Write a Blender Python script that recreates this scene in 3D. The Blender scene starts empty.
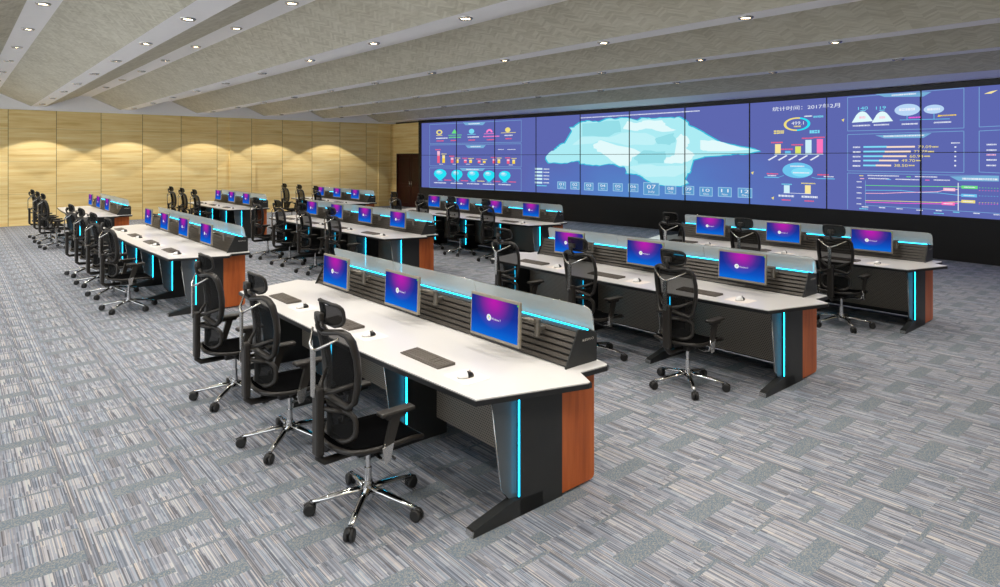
import bpy, bmesh, math, random
from mathutils import Vector, Matrix
scene = bpy.context.scene
COL = scene.collection

# ------------------------------------------------------------------ camera, world, exposure
CAMH = 2.4
YAW = math.atan(550 / 645.0)
cam_d = bpy.data.cameras.new('camera')
cam_d.sensor_fit = 'HORIZONTAL'
cam_d.sensor_width = 36.0
cam_d.lens = 36.0 * 645.0 / 1000.0
cam_d.shift_y = -(293.5 - 158.0) / 1000.0
cam_d.clip_start = 0.05
cam_d.clip_end = 200
cam = bpy.data.objects.new('camera', cam_d)
COL.objects.link(cam)
cam.location = (0, 0, CAMH)
cam.rotation_euler = (math.pi / 2, 0, math.atan2(math.cos(YAW), math.sin(YAW)))
scene.camera = cam

scene.view_settings.view_transform = 'Standard'
scene.view_settings.look = 'None'
scene.view_settings.gamma = 1.0
scene.view_settings.exposure = 0.0
scene.view_settings.use_curve_mapping = False

world = bpy.data.worlds.new('world')
scene.world = world
world.use_nodes = True
wbg = world.node_tree.nodes['Background']
wbg.inputs['Color'].default_value = (0.90, 0.95, 1.0, 1)
wbg.inputs['Strength'].default_value = WORLD_STRENGTH = 2.7
LAMP_WATTS = 101.0
LAMP_COLOR = (1.0, 0.945, 0.87)
try:
    scene.cycles.max_bounces = 8
    scene.cycles.transparent_max_bounces = 16
    scene.cycles.use_denoising = True
    scene.cycles.sample_clamp_indirect = 6.0
except Exception:
    pass

# ------------------------------------------------------------------ helpers
def lin(c):
    out = []
    for v in c[:3]:
        v = v / 255.0
        out.append(v / 12.92 if v <= 0.04045 else ((v + 0.055) / 1.055) ** 2.4)
    return (out[0], out[1], out[2], 1.0)

def new_mat(name):
    m = bpy.data.materials.new(name)
    m.use_nodes = True
    return m, m.node_tree, m.node_tree.nodes['Principled BSDF']

def setp(b, **kw):
    names = {'color': 'Base Color', 'rough': 'Roughness', 'metal': 'Metallic', 'spec': 'Specular IOR Level',
             'emit': 'Emission Color', 'estr': 'Emission Strength', 'alpha': 'Alpha', 'trans': 'Transmission Weight',
             'coat': 'Coat Weight', 'sheen': 'Sheen Weight'}
    for k, v in kw.items():
        b.inputs[names[k]].default_value = v

def plain(name, rgb, rough=0.5, metal=0.0, spec=0.5, bump=0.0, bscale=60.0, var=0.06):
    """a solid finish with a faint procedural variation"""
    m, nt, b = new_mat(name)
    setp(b, rough=rough, metal=metal, spec=spec)
    tc = nt.nodes.new('ShaderNodeTexCoord')
    n = nt.nodes.new('ShaderNodeTexNoise')
    n.inputs['Scale'].default_value = bscale
    nt.links.new(tc.outputs['Object'], n.inputs['Vector'])
    r = nt.nodes.new('ShaderNodeValToRGB')
    c = lin(rgb)
    r.color_ramp.elements[0].color = tuple(x * (1 - var) for x in c[:3]) + (1,)
    r.color_ramp.elements[1].color = tuple(min(1, x * (1 + var)) for x in c[:3]) + (1,)
    nt.links.new(n.outputs['Fac'], r.inputs['Fac'])
    nt.links.new(r.outputs['Color'], b.inputs['Base Color'])
    if bump:
        bm_ = nt.nodes.new('ShaderNodeBump')
        bm_.inputs['Strength'].default_value = bump
        bm_.inputs['Distance'].default_value = 0.002
        nt.links.new(n.outputs['Fac'], bm_.inputs['Height'])
        nt.links.new(bm_.outputs['Normal'], b.inputs['Normal'])
    return m

def glow(name, rgb, strength=1.0):
    m = bpy.data.materials.new(name)
    m.use_nodes = True
    nt = m.node_tree
    nt.nodes.clear()
    e = nt.nodes.new('ShaderNodeEmission')
    e.inputs['Color'].default_value = lin(rgb)
    e.inputs['Strength'].default_value = strength
    o = nt.nodes.new('ShaderNodeOutputMaterial')
    nt.links.new(e.outputs[0], o.inputs[0])
    return m

class MX:
    """tiny math-node expression helper"""
    def __init__(s, nt): s.nt = nt
    def op(s, kind, a, b=None, c=None):
        n = s.nt.nodes.new('ShaderNodeMath'); n.operation = kind
        for i, v in enumerate((a, b, c)):
            if v is None: continue
            if isinstance(v, (int, float)): n.inputs[i].default_value = v
            else: s.nt.links.new(v, n.inputs[i])
        return n.outputs[0]
    def add(s, a, b): return s.op('ADD', a, b)
    def sub(s, a, b): return s.op('SUBTRACT', a, b)
    def mul(s, a, b): return s.op('MULTIPLY', a, b)
    def div(s, a, b): return s.op('DIVIDE', a, b)
    def fl(s, a): return s.op('FLOOR', a)
    def fr(s, a): return s.op('FRACT', a)
    def gt(s, a, b): return s.op('GREATER_THAN', a, b)
    def lt(s, a, b): return s.op('LESS_THAN', a, b)
    def mx(s, a, b): return s.op('MAXIMUM', a, b)
    def between(s, a, lo, hi): return s.mul(s.gt(a, lo), s.lt(a, hi))
    def vec(s, x, y, z=0.0):
        n = s.nt.nodes.new('ShaderNodeCombineXYZ')
        for i, v in enumerate((x, y, z)):
            if isinstance(v, (int, float)): n.inputs[i].default_value = v
            else: s.nt.links.new(v, n.inputs[i])
        return n.outputs[0]
    def white(s, v):
        n = s.nt.nodes.new('ShaderNodeTexWhiteNoise'); n.noise_dimensions = '3D'
        s.nt.links.new(v, n.inputs['Vector']); return n
    def noise(s, v, scale=1.0, detail=2.0, rough=0.5):
        n = s.nt.nodes.new('ShaderNodeTexNoise')
        n.inputs['Scale'].default_value = scale; n.inputs['Detail'].default_value = detail
        n.inputs['Roughness'].default_value = rough
        s.nt.links.new(v, n.inputs['Vector']); return n.outputs['Fac']
    def ramp(s, f, stops, interp='LINEAR'):
        n = s.nt.nodes.new('ShaderNodeValToRGB'); cr = n.color_ramp; cr.interpolation = interp
        while len(cr.elements) < len(stops): cr.elements.new(0.5)
        for e, (p, c) in zip(cr.elements, stops):
            e.position = p; e.color = lin(c)
        s.nt.links.new(f, n.inputs['Fac']); return n.outputs['Color']
    def mix(s, f, a, b, kind='MIX'):
        n = s.nt.nodes.new('ShaderNodeMix'); n.data_type = 'RGBA'; n.blend_type = kind
        if isinstance(f, (int, float)): n.inputs['Factor'].default_value = f
        else: s.nt.links.new(f, n.inputs['Factor'])
        for i, v in ((6, a), (7, b)):
            if isinstance(v, tuple): n.inputs[i].default_value = v
            else: s.nt.links.new(v, n.inputs[i])
        return n.outputs[2]
    def pos(s, obj=False):
        if obj:
            g = s.nt.nodes.new('ShaderNodeTexCoord').outputs['Object']
        else:
            g = s.nt.nodes.new('ShaderNodeNewGeometry').outputs['Position']
        x = s.nt.nodes.new('ShaderNodeSeparateXYZ'); s.nt.links.new(g, x.inputs[0])
        return x.outputs[0], x.outputs[1], x.outputs[2]
    def bump(s, h, bsdf, strength=0.3, dist=0.01):
        n = s.nt.nodes.new('ShaderNodeBump'); n.inputs['Strength'].default_value = strength
        n.inputs['Distance'].default_value = dist
        s.nt.links.new(h, n.inputs['Height']); s.nt.links.new(n.outputs[0], bsdf.inputs['Normal'])

# mesh builder ------------------------------------------------------
class MB:
    def __init__(s):
        s.v = []; s.f = []; s.mi = []; s.sm = []
    def quad(s, pts, m=0, smooth=False):
        n = len(s.v); s.v += [tuple(p) for p in pts]
        s.f.append(tuple(range(n, n + len(pts)))); s.mi.append(m); s.sm.append(smooth)
    def raw(s, vs, fs, m=0, smooth=False):
        n = len(s.v); s.v += [tuple(p) for p in vs]
        for f in fs:
            s.f.append(tuple(n + i for i in f)); s.mi.append(m); s.sm.append(smooth)
    def box(s, x0, x1, y0, y1, z0, z1, m=0, bevel=0.0):
        if x0 > x1: x0, x1 = x1, x0
        if y0 > y1: y0, y1 = y1, y0
        if z0 > z1: z0, z1 = z1, z0
        if bevel:
            bm = bmesh.new(); bmesh.ops.create_cube(bm, size=1)
            bmesh.ops.scale(bm, vec=(x1 - x0, y1 - y0, z1 - z0), verts=bm.verts)
            bmesh.ops.translate(bm, vec=((x0 + x1) / 2, (y0 + y1) / 2, (z0 + z1) / 2), verts=bm.verts)
            bmesh.ops.bevel(bm, geom=list(bm.edges), offset=bevel, segments=2, affect='EDGES', profile=0.5)
            s.addbm(bm, m); return
        v = [(x0, y0, z0), (x1, y0, z0), (x1, y1, z0), (x0, y1, z0), (x0, y0, z1), (x1, y0, z1), (x1, y1, z1), (x0, y1, z1)]
        s.raw(v, [(0, 3, 2, 1), (4, 5, 6, 7), (0, 1, 5, 4), (1, 2, 6, 5), (2, 3, 7, 6), (3, 0, 4, 7)], m)
    def addbm(s, bm, m=0, smooth=False):
        bm.verts.ensure_lookup_table(); bm.verts.index_update()
        s.raw([v.co[:] for v in bm.verts], [[v.index for v in f.verts] for f in bm.faces], m, smooth)
        bm.free()
    def prism(s, poly, axis, a, b, m=0):
        """extrude a 2-D polygon: axis 'x' -> poly=(y,z); 'y' -> (x,z); 'z' -> (x,y)"""
        def P(p, t):
            return {'x': (t, p[0], p[1]), 'y': (p[0], t, p[1]), 'z': (p[0], p[1], t)}[axis]
        n = len(poly)
        vs = [P(p, a) for p in poly] + [P(p, b) for p in poly]
        fs = [tuple(reversed(range(n))), tuple(range(n, 2 * n))] + [(i, (i + 1) % n, n + (i + 1) % n, n + i) for i in range(n)]
        s.raw(vs, fs, m)
    def tube(s, pts, r, m=0, seg=8, closed=False, flat=1.0, up=(0, 0, 1), caps=True):
        """sweep an ellipse (r along the side, r*flat along 'up') through pts; r may be a list"""
        pts = [Vector(p) for p in pts]; n = len(pts)
        rs = r if isinstance(r, (list, tuple)) else [r] * n
        rings = []
        prev = None
        for i, p in enumerate(pts):
            if closed: t = pts[(i + 1) % n] - pts[i - 1]
            else: t = pts[min(i + 1, n - 1)] - pts[max(i - 1, 0)]
            t.normalize()
            u = Vector(up)
            if abs(t.dot(u)) > 0.95: u = Vector((0, 1, 0)) if abs(t.y) < 0.9 else Vector((1, 0, 0))
            if prev is not None:
                u = prev - t * prev.dot(t)
                if u.length < 1e-4: u = Vector(up)
            side = t.cross(u); side.normalize(); u2 = side.cross(t); u2.normalize(); prev = u2
            rings.append([p + side * (math.cos(2 * math.pi * k / seg) * rs[i]) + u2 * (math.sin(2 * math.pi * k / seg) * rs[i] * flat) for k in range(seg)])
        vs = [q for ring in rings for q in ring]; fs = []
        for i in range(n if closed else n - 1):
            j = (i + 1) % n
            for k in range(seg):
                k2 = (k + 1) % seg
                fs.append((i * seg + k, i * seg + k2, j * seg + k2, j * seg + k))
        if caps and not closed:
            fs.append(tuple(reversed(range(seg)))); fs.append(tuple((n - 1) * seg + k for k in range(seg)))
        s.raw(vs, fs, m, True)
    def cyl(s, c, r, h, axis='z', m=0, seg=16, r2=None):
        r2 = r if r2 is None else r2
        e = {'x': Vector((1, 0, 0)), 'y': Vector((0, 1, 0)), 'z': Vector((0, 0, 1))}[axis]
        a = {'x': Vector((0, 1, 0)), 'y': Vector((0, 0, 1)), 'z': Vector((1, 0, 0))}[axis]; b = e.cross(a)
        c = Vector(c); vs = []
        for t, rr in ((-h / 2, r), (h / 2, r2)):
            vs += [c + e * t + a * math.cos(2 * math.pi * k / seg) * rr + b * math.sin(2 * math.pi * k / seg) * rr for k in range(seg)]
        n = len(s.v)
        s.raw(vs, [(k, (k + 1) % seg, seg + (k + 1) % seg, seg + k) for k in range(seg)], m, True)
        s.raw(vs, [tuple(reversed(range(seg))), tuple(range(seg, 2 * seg))], m, False)
    def build(s, name, mats, parent=None, loc=None):
        me = bpy.data.meshes.new(name)
        me.from_pydata(s.v, [], s.f)
        if not isinstance(mats, (list, tuple)): mats = [mats]
        for m in mats: me.materials.append(m)
        me.polygons.foreach_set('material_index', s.mi)
        me.polygons.foreach_set('use_smooth', s.sm)
        me.update()
        o = bpy.data.objects.new(name, me); COL.objects.link(o)
        if parent is not None: o.parent = parent
        if loc is not None: o.location = loc
        return o

def arc(cx, cy, r, a0, a1, n):
    return [(cx + r * math.cos(math.radians(a0 + (a1 - a0) * i / n)), cy + r * math.sin(math.radians(a0 + (a1 - a0) * i / n))) for i in range(n + 1)]

def rloop(w, h, r, n=4):
    """rounded rectangle outline centred on 0"""
    o = []
    for cx, cy, a in ((w / 2 - r, h / 2 - r, 0), (-w / 2 + r, h / 2 - r, 90), (-w / 2 + r, -h / 2 + r, 180), (w / 2 - r, -h / 2 + r, 270)):
        o += arc(cx, cy, r, a, a + 90, n)
    return o

def empty(name, loc=(0, 0, 0), rz=0.0):
    o = bpy.data.objects.new(name, None); COL.objects.link(o)
    o.location = loc; o.rotation_euler = (0, 0, rz); o.empty_display_size = 0.1
    return o
def tag(o, label=None, cat=None, group=None, kind=None):
    if label: o['label'] = label
    if cat: o['category'] = cat
    if group: o['group'] = group
    if kind: o['kind'] = kind
    return o
def children_of(o):
    return [c for c in bpy.data.objects if c.parent == o]
def copy_tree(o, kids, parent=None):
    c = o.copy(); COL.objects.link(c)
    if parent is not None: c.parent = parent
    for ch in kids.get(o.name, []):
        copy_tree(ch, kids, c)
    return c
def kid_map(root):
    d = {}
    def rec(o):
        ks = children_of(o); d[o.name] = ks
        for k in ks: rec(k)
    rec(root)
    return d

_tcache = {}
def text_geo(body):
    """outline mesh of a word, fitted to a 1 x 1 box (x right, y up)"""
    if body in _tcache: return _tcache[body]
    cu = bpy.data.curves.new('t', 'FONT'); cu.body = body; cu.resolution_u = 3
    ob = bpy.data.objects.new('t', cu); COL.objects.link(ob)
    bpy.context.view_layer.update()
    dg = bpy.context.evaluated_depsgraph_get()
    me = bpy.data.meshes.new_from_object(ob.evaluated_get(dg))
    vs = [v.co.copy() for v in me.vertices]; fs = [tuple(p.vertices) for p in me.polygons]
    bpy.data.objects.remove(ob); bpy.data.meshes.remove(me); bpy.data.curves.remove(cu)
    x0 = min(v.x for v in vs); x1 = max(v.x for v in vs); y0 = min(v.y for v in vs); y1 = max(v.y for v in vs)
    vs = [((v.x - x0) / (x1 - x0), (v.y - y0) / (y1 - y0)) for v in vs]
    _tcache[body] = (vs, fs, (x1 - x0) / (y1 - y0))
    return _tcache[body]
# ------------------------------------------------------------------ materials
M = {}
M['chair_plastic'] = plain('dark_grey_plastic', (38, 35, 32), 0.42, spec=0.4)
M['chair_black'] = plain('black_plastic', (24, 23, 22), 0.5)
M['chrome'] = plain('chrome', (215, 215, 215), 0.12, metal=1.0, var=0.02)
M['silver'] = plain('brushed_silver', (200, 198, 194), 0.25, metal=1.0, var=0.04)
M['seat_black'] = plain('black_seat_mesh', (5, 5, 6), 0.95, spec=0.03, bump=0.4, bscale=300)
M['console_black'] = plain('black_powder_coat', (40, 41, 41), 0.45, spec=0.35, var=0.03)
M['edge_black'] = plain('black_edge_band', (22, 22, 23), 0.35)
M['slat'] = plain('grey_slat_aluminium', (68, 63, 57), 0.45, metal=0.1)
M['top_white'] = plain('white_laminate', (208, 206, 204), 0.28, spec=0.5, var=0.01)
M['monitor_case'] = plain('warm_silver_plastic', (148, 140, 126), 0.35, metal=0.3)
M['arm_grey'] = plain('grey_arm_metal', (112, 107, 99), 0.35, metal=0.5)
M['gusset'] = plain('frosted_grey_panel', (84, 86, 88), 0.45, spec=0.3)
M['key_dark'] = plain('brown_black_keyboard', (82, 75, 68), 0.5)
M['key_cap'] = plain('key_caps', (98, 91, 83), 0.5)
M['mouse_white'] = plain('white_mouse', (225, 225, 225), 0.3)
M['mouse_black'] = plain('black_mouse', (20, 20, 20), 0.3)
M['mat_pale'] = plain('pale_mouse_mat', (232, 224, 216), 0.6)
M['plaster'] = plain('white_ceiling_paint', (244, 242, 242), 0.7, var=0.02, bscale=8)
M['screen_black'] = plain('black_screen_frame', (16, 15, 14), 0.4)
M['base_black'] = plain('black_cabinet_panel', (20, 18, 17), 0.55)
M['logo_white'] = plain('pale_logo_print', (205, 200, 190), 0.5)
M['led'] = glow('cyan_led', (26, 186, 236), 10.0)
M['led_soft'] = glow('cyan_led_strip', (26, 186, 236), 8.0)
M['lamp'] = glow('warm_lamp', (255, 226, 180), 25.0)
M['green_led'] = glow('green_led', (110, 220, 60), 1.0)
M['white_px'] = glow('white_pixels', (235, 238, 250), 1.0)
M['yellow_px'] = glow('yellow_pixels', (250, 220, 60), 1.0)

def mesh_cloth(name, rgb, opac):
    m, nt, b = new_mat(name)
    mx = MX(nt); setp(b, rough=0.8, spec=0.2)
    x, y, z = mx.pos(obj=True)
    w = mx.op('SINE', mx.mul(z, 900.0)); w2 = mx.op('SINE', mx.mul(x, 900.0))
    f = mx.add(mx.mul(mx.add(w, w2), 0.06), 0.5)
    nt.links.new(mx.ramp(f, [(0, tuple(c * .8 for c in rgb)), (1, rgb)]), b.inputs['Base Color'])
    t = nt.nodes.new('ShaderNodeBsdfTransparent'); mi = nt.nodes.new('ShaderNodeMixShader')
    mi.inputs[0].default_value = opac
    nt.links.new(t.outputs[0], mi.inputs[1]); nt.links.new(b.outputs[0], mi.inputs[2])
    nt.links.new(mi.outputs[0], nt.nodes['Material Output'].inputs[0])
    return m
M['back_mesh'] = mesh_cloth('see_through_back_mesh', (14, 13, 13), 0.82)
M['head_mesh'] = mesh_cloth('head_mesh', (12, 12, 12), 0.94)

def frosted():
    m, nt, b = new_mat('frosted_glass_screen')
    mx = MX(nt)
    setp(b, rough=0.3, spec=0.6)
    b.inputs['Base Color'].default_value = lin((238, 232, 224))
    tr = nt.nodes.new('ShaderNodeBsdfTranslucent'); tr.inputs[0].default_value = lin((220, 232, 235))
    a = nt.nodes.new('ShaderNodeMixShader'); a.inputs[0].default_value = 0.4
    nt.links.new(b.outputs[0], a.inputs[1]); nt.links.new(tr.outputs[0], a.inputs[2])
    t = nt.nodes.new('ShaderNodeBsdfTransparent'); t.inputs[0].default_value = (0.93, 0.97, 0.97, 1)
    mi = nt.nodes.new('ShaderNodeMixShader'); mi.inputs[0].default_value = 0.46
    nt.links.new(t.outputs[0], mi.inputs[1]); nt.links.new(a.outputs[0], mi.inputs[2])
    nt.links.new(mi.outputs[0], nt.nodes['Material Output'].inputs[0])
    return m
M['glass'] = frosted()

def carpet():
    m, nt, b = new_mat('striped_carpet_tile')
    mx = MX(nt); setp(b, rough=0.92, spec=0.15, sheen=0.0)
    x, y, z = mx.pos()
    T = 0.715
    u = mx.mul(mx.fr(mx.div(mx.add(x, 0.02), T)), T)          # 0..T along X
    v = mx.mul(mx.fr(mx.div(mx.sub(y, 0.64), T)), T)          # 0..T along Y
    tv = mx.fl(mx.div(mx.sub(y, 0.64), T))
    # thin yarn lines running along X, broken into dashes
    row = mx.fl(mx.div(y, 0.0085))
    r1 = mx.white(mx.vec(row, 3.7, 1.1)).outputs['Value']
    dash = mx.fl(mx.add(mx.div(u, 0.45), mx.mul(r1, 7.0)))
    wn = mx.white(mx.vec(mx.fl(mx.div(v, 0.0085)), dash, 5.0))
    rnd = wn.outputs['Value']
    wide = mx.white(mx.vec(mx.fl(mx.div(v, 0.045)), mx.fl(mx.add(mx.div(u, 0.12), mx.mul(mx.white(mx.vec(mx.fl(mx.div(v, 0.045)), 1.0, 2.0)).outputs['Value'], 5.0))), 9.0)).outputs['Value']
    f = mx.add(mx.mul(rnd, 0.80), mx.mul(wide, 0.20))
    col = mx.ramp(f, [(0.10, (96, 98, 106)), (0.3, (116, 121, 131)), (0.5, (134, 138, 148)), (0.72, (156, 158, 166)), (0.95, (184, 181, 178))])
    tint = mx.ramp(mx.white(mx.vec(mx.fl(mx.div(v, 0.0085)), mx.fl(mx.div(u, 0.357)), 2.0)).outputs['Value'],
                   [(0.0, (226, 242, 252)), (0.45, (250, 250, 252)), (0.8, (255, 250, 246)), (1.0, (255, 242, 228))])
    col = mx.mix(0.75, col, tint, 'MULTIPLY')
    # plain darker bars woven into each tile
    def rect(a0, a1, b0, b1): return mx.mul(mx.between(u, a0, a1), mx.between(v, b0, b1))
    mask = rect(0.365, 0.505, 0.24, 0.70)
    for q in ((0.61, 0.71, 0.0, 0.11), (0.19, 0.245, 0.06, 0.36), (0.06, 0.09, 0.40, 0.71)):
        mask = mx.mx(mask, rect(*q))
    speck = mx.white(mx.vec(mx.fl(mx.div(x, 0.006)), mx.fl(mx.div(y, 0.006)), 0.0)).outputs['Value']
    bar = mx.ramp(speck, [(0.0, (96, 108, 120)), (0.6, (116, 125, 133)), (1.0, (146, 144, 138))])
    col = mx.mix(mask, col, bar)
    seam = mx.lt(v, 0.006)
    col = mx.mix(mx.mul(seam, 0.6), col, lin((70, 76, 84)))
    nt.links.new(col, b.inputs['Base Color'])
    mx.bump(rnd, b, 0.25, 0.003)
    return m
M['carpet'] = carpet()

def wood_wall():
    m, nt, b = new_mat('pale_maple_panelling')
    mx = MX(nt); setp(b, rough=0.5, spec=0.3)
    x, y, z = mx.pos()
    s = mx.add(y, x)
    pan = mx.fl(mx.div(mx.sub(y, 0.14), 1.4)); lay = mx.fl(mx.div(z, 1.16))
    off = mx.mul(mx.white(mx.vec(pan, lay, 1.0)).outputs['Value'], 40.0)
    n1 = mx.noise(mx.vec(mx.mul(s, 0.5), mx.add(mx.mul(z, 9.0), off), off), 1.0, 4.0, 0.6)
    n2 = mx.noise(mx.vec(mx.mul(s, 2.0), mx.add(mx.mul(z, 60.0), off), off), 1.0, 3.0, 0.6)
    f = mx.add(mx.mul(n1, 0.7), mx.mul(n2, 0.3))
    col = mx.ramp(f, [(0.32, (212, 176, 104)), (0.46, (234, 205, 140)), (0.56, (240, 216, 154)), (0.70, (247, 230, 178))])
    gy = mx.lt(mx.fr(mx.div(mx.sub(y, 0.14), 1.4)), 0.014)
    gz = mx.lt(mx.fr(mx.div(mx.add(z, 0.05), 1.16)), 0.010)
    g = mx.mx(mx.mul(gy, 1.0), mx.mul(gz, 0.45))
    col = mx.mix(mx.mul(g, 0.75), col, lin((96, 70, 40)))
    nt.links.new(col, b.inputs['Base Color'])
    return m
M['wood_wall'] = wood_wall()

def end_wood():
    m, nt, b = new_mat('orange_cherry_veneer')
    mx = MX(nt); setp(b, rough=0.4, spec=0.4)
    x, y, z = mx.pos(obj=True)
    n1 = mx.noise(mx.vec(mx.mul(x, 14.0), mx.mul(y, 14.0), mx.mul(z, 1.2)), 1.0, 4.0, 0.6)
    col = mx.ramp(n1, [(0.3, (146, 70, 26)), (0.5, (170, 84, 34)), (0.7, (184, 98, 46))])
    nt.links.new(col, b.inputs['Base Color'])
    return m
M['end_wood'] = end_wood()

def door_wood():
    m, nt, b = new_mat('dark_mahogany')
    mx = MX(nt); setp(b, rough=0.35, spec=0.4)
    x, y, z = mx.pos()
    n1 = mx.noise(mx.vec(mx.mul(x, 12.0), mx.mul(y, 12.0), z), 1.0, 3.0, 0.6)
    nt.links.new(mx.ramp(n1, [(0.3, (40, 10, 8)), (0.7, (62, 18, 13))]), b.inputs['Base Color'])
    return m
M['door'] = door_wood()

def weave():
    m, nt, b = new_mat('beige_woven_ceiling_panel')
    mx = MX(nt); setp(b, rough=0.85, spec=0.15)
    x, y, z = mx.pos()
    c = 0.20
    ix = mx.fl(mx.div(x, c))
    par = mx.sub(mx.mul(mx.fr(mx.mul(ix, 0.5)), 4.0), 1.0)      # -1 / +1 per column
    lx = mx.mul(mx.fr(mx.div(x, c)), c)
    d = mx.fl(mx.div(mx.add(y, mx.mul(mx.mul(lx, par), 0.55)), 0.035))
    r = mx.white(mx.vec(ix, d, 1.0)).outputs['Value']
    st = mx.noise(mx.vec(mx.mul(x, 3.0), mx.mul(y, 26.0), 0.0), 1.0, 3.0, 0.6)
    cloud = mx.noise(mx.vec(x, mx.mul(y, 2.0), 0.0), 0.9, 2.0, 0.5)
    f = mx.add(mx.add(mx.mul(r, 0.26), mx.mul(st, 0.44)), mx.mul(cloud, 0.3))
    col = mx.ramp(f, [(0.25, (175, 169, 151)), (0.5, (197, 192, 175)), (0.75, (213, 209, 194))])
    nt.links.new(col, b.inputs['Base Color'])
    mx.bump(r, b, 0.3, 0.01)
    return m
M['weave'] = weave()

def perforated():
    m, nt, b = new_mat('perforated_steel')
    mx = MX(nt); setp(b, rough=0.5, metal=0.2)
    x, y, z = mx.pos(obj=True)
    s = 0.022
    row = mx.fl(mx.div(z, s * .866)); sh = mx.mul(mx.fr(mx.mul(row, 0.5)), s)
    fx = mx.sub(mx.fr(mx.div(mx.add(x, sh), s)), 0.5); fz = mx.sub(mx.fr(mx.div(z, s * .866)), 0.5)
    dd = mx.add(mx.mul(fx, fx), mx.mul(fz, fz))
    hole = mx.lt(dd, 0.075)
    nt.links.new(mx.mix(hole, lin((126, 117, 105)), lin((18, 17, 16))), b.inputs['Base Color'])
    return m
M['perf'] = perforated()

def desktop():
    """blue desktop picture with a magenta spot at the top, as the monitors show it"""
    m = bpy.data.materials.new('monitor_picture'); m.use_nodes = True
    nt = m.node_tree; nt.nodes.clear(); mx = MX(nt)
    x, y, z = mx.pos(obj=True)           # x -0.3..0.3, z -0.17..0.17
    base = mx.ramp(mx.add(mx.div(z, 0.36), 0.5), [(0.0, (10, 112, 220)), (0.28, (16, 80, 190)), (0.6, (26, 50, 150)), (1.0, (30, 44, 130))])
    dx = mx.div(x, 0.27); dz = mx.div(mx.sub(z, 0.16), 0.26)
    d = mx.op('SQRT', mx.add(mx.mul(dx, dx), mx.mul(dz, dz)))
    f = mx.ramp(d, [(0.0, (255, 255, 255)), (0.25, (225, 225, 225)), (0.75, (90, 90, 90)), (1.0, (0, 0, 0))])
    bw = nt.nodes.new('ShaderNodeRGBToBW'); nt.links.new(f, bw.inputs[0])
    col = mx.mix(bw.outputs[0], base, lin((190, 30, 175)))
    e = nt.nodes.new('ShaderNodeEmission'); nt.links.new(col, e.inputs[0]); e.inputs[1].default_value = 1.0
    o = nt.nodes.new('ShaderNodeOutputMaterial'); nt.links.new(e.outputs[0], o.inputs[0])
    return m
M['desktop'] = desktop()

def wall_blue():
    m = bpy.data.materials.new('video_wall_picture'); m.use_nodes = True
    nt = m.node_tree; nt.nodes.clear(); mx = MX(nt)
    x, y, z = mx.pos()
    dx = mx.div(mx.add(x, 13.6), 6.0); dz = mx.div(mx.sub(z, 1.2), 2.1)
    d = mx.op('SQRT', mx.add(mx.mul(dx, dx), mx.mul(dz, dz)))
    n = mx.noise(mx.vec(mx.mul(x, 0.5), z, 0.0), 1.0, 2.0)
    d = mx.add(d, mx.mul(mx.sub(n, 0.5), 0.4))
    col = mx.ramp(d, [(0.1, (86, 136, 204)), (0.55, (88, 118, 192)), (1.0, (94, 104, 176))])
    e = nt.nodes.new('ShaderNodeEmission'); nt.links.new(col, e.inputs[0]); e.inputs[1].default_value = 1.0
    o = nt.nodes.new('ShaderNodeOutputMaterial'); nt.links.new(e.outputs[0], o.inputs[0])
    return m
M['wall_blue'] = wall_blue()

PX = {'frame': (122, 168, 214), 'head': (120, 176, 216), 'white': (232, 238, 250), 'yellow': (240, 224, 130), 'green': (110, 226, 130),
      'cyan': (120, 220, 245), 'pink': (255, 130, 205), 'red': (240, 96, 130), 'lpink': (252, 190, 214), 'cream': (250, 232, 160),
      'yel': (250, 214, 70), 'aqua': (40, 226, 246), 'aqua2': (130, 222, 248), 'lblue': (110, 196, 238), 'pale': (206, 240, 250),
      'mapglow': (56, 190, 222), 'map': (172, 236, 244), 'mapw': (226, 250, 252), 'mapl': (192, 242, 248), 'mapd': (150, 222, 232),
      'boxedge': (160, 206, 236), 'box': (94, 156, 206), 'lime': (222, 232, 110), 'hot': (255, 120, 190), 'ellip': (184, 214, 246),
      'magenta': (250, 90, 220), 'cream2': (250, 226, 206)}
PXM = {}
def pxm(k):
    if k not in PXM: PXM[k] = glow('pixels_' + k, (240, 40, 60) if k == 'red!' else PX[k], 1.0)
    return PXM[k]
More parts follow.
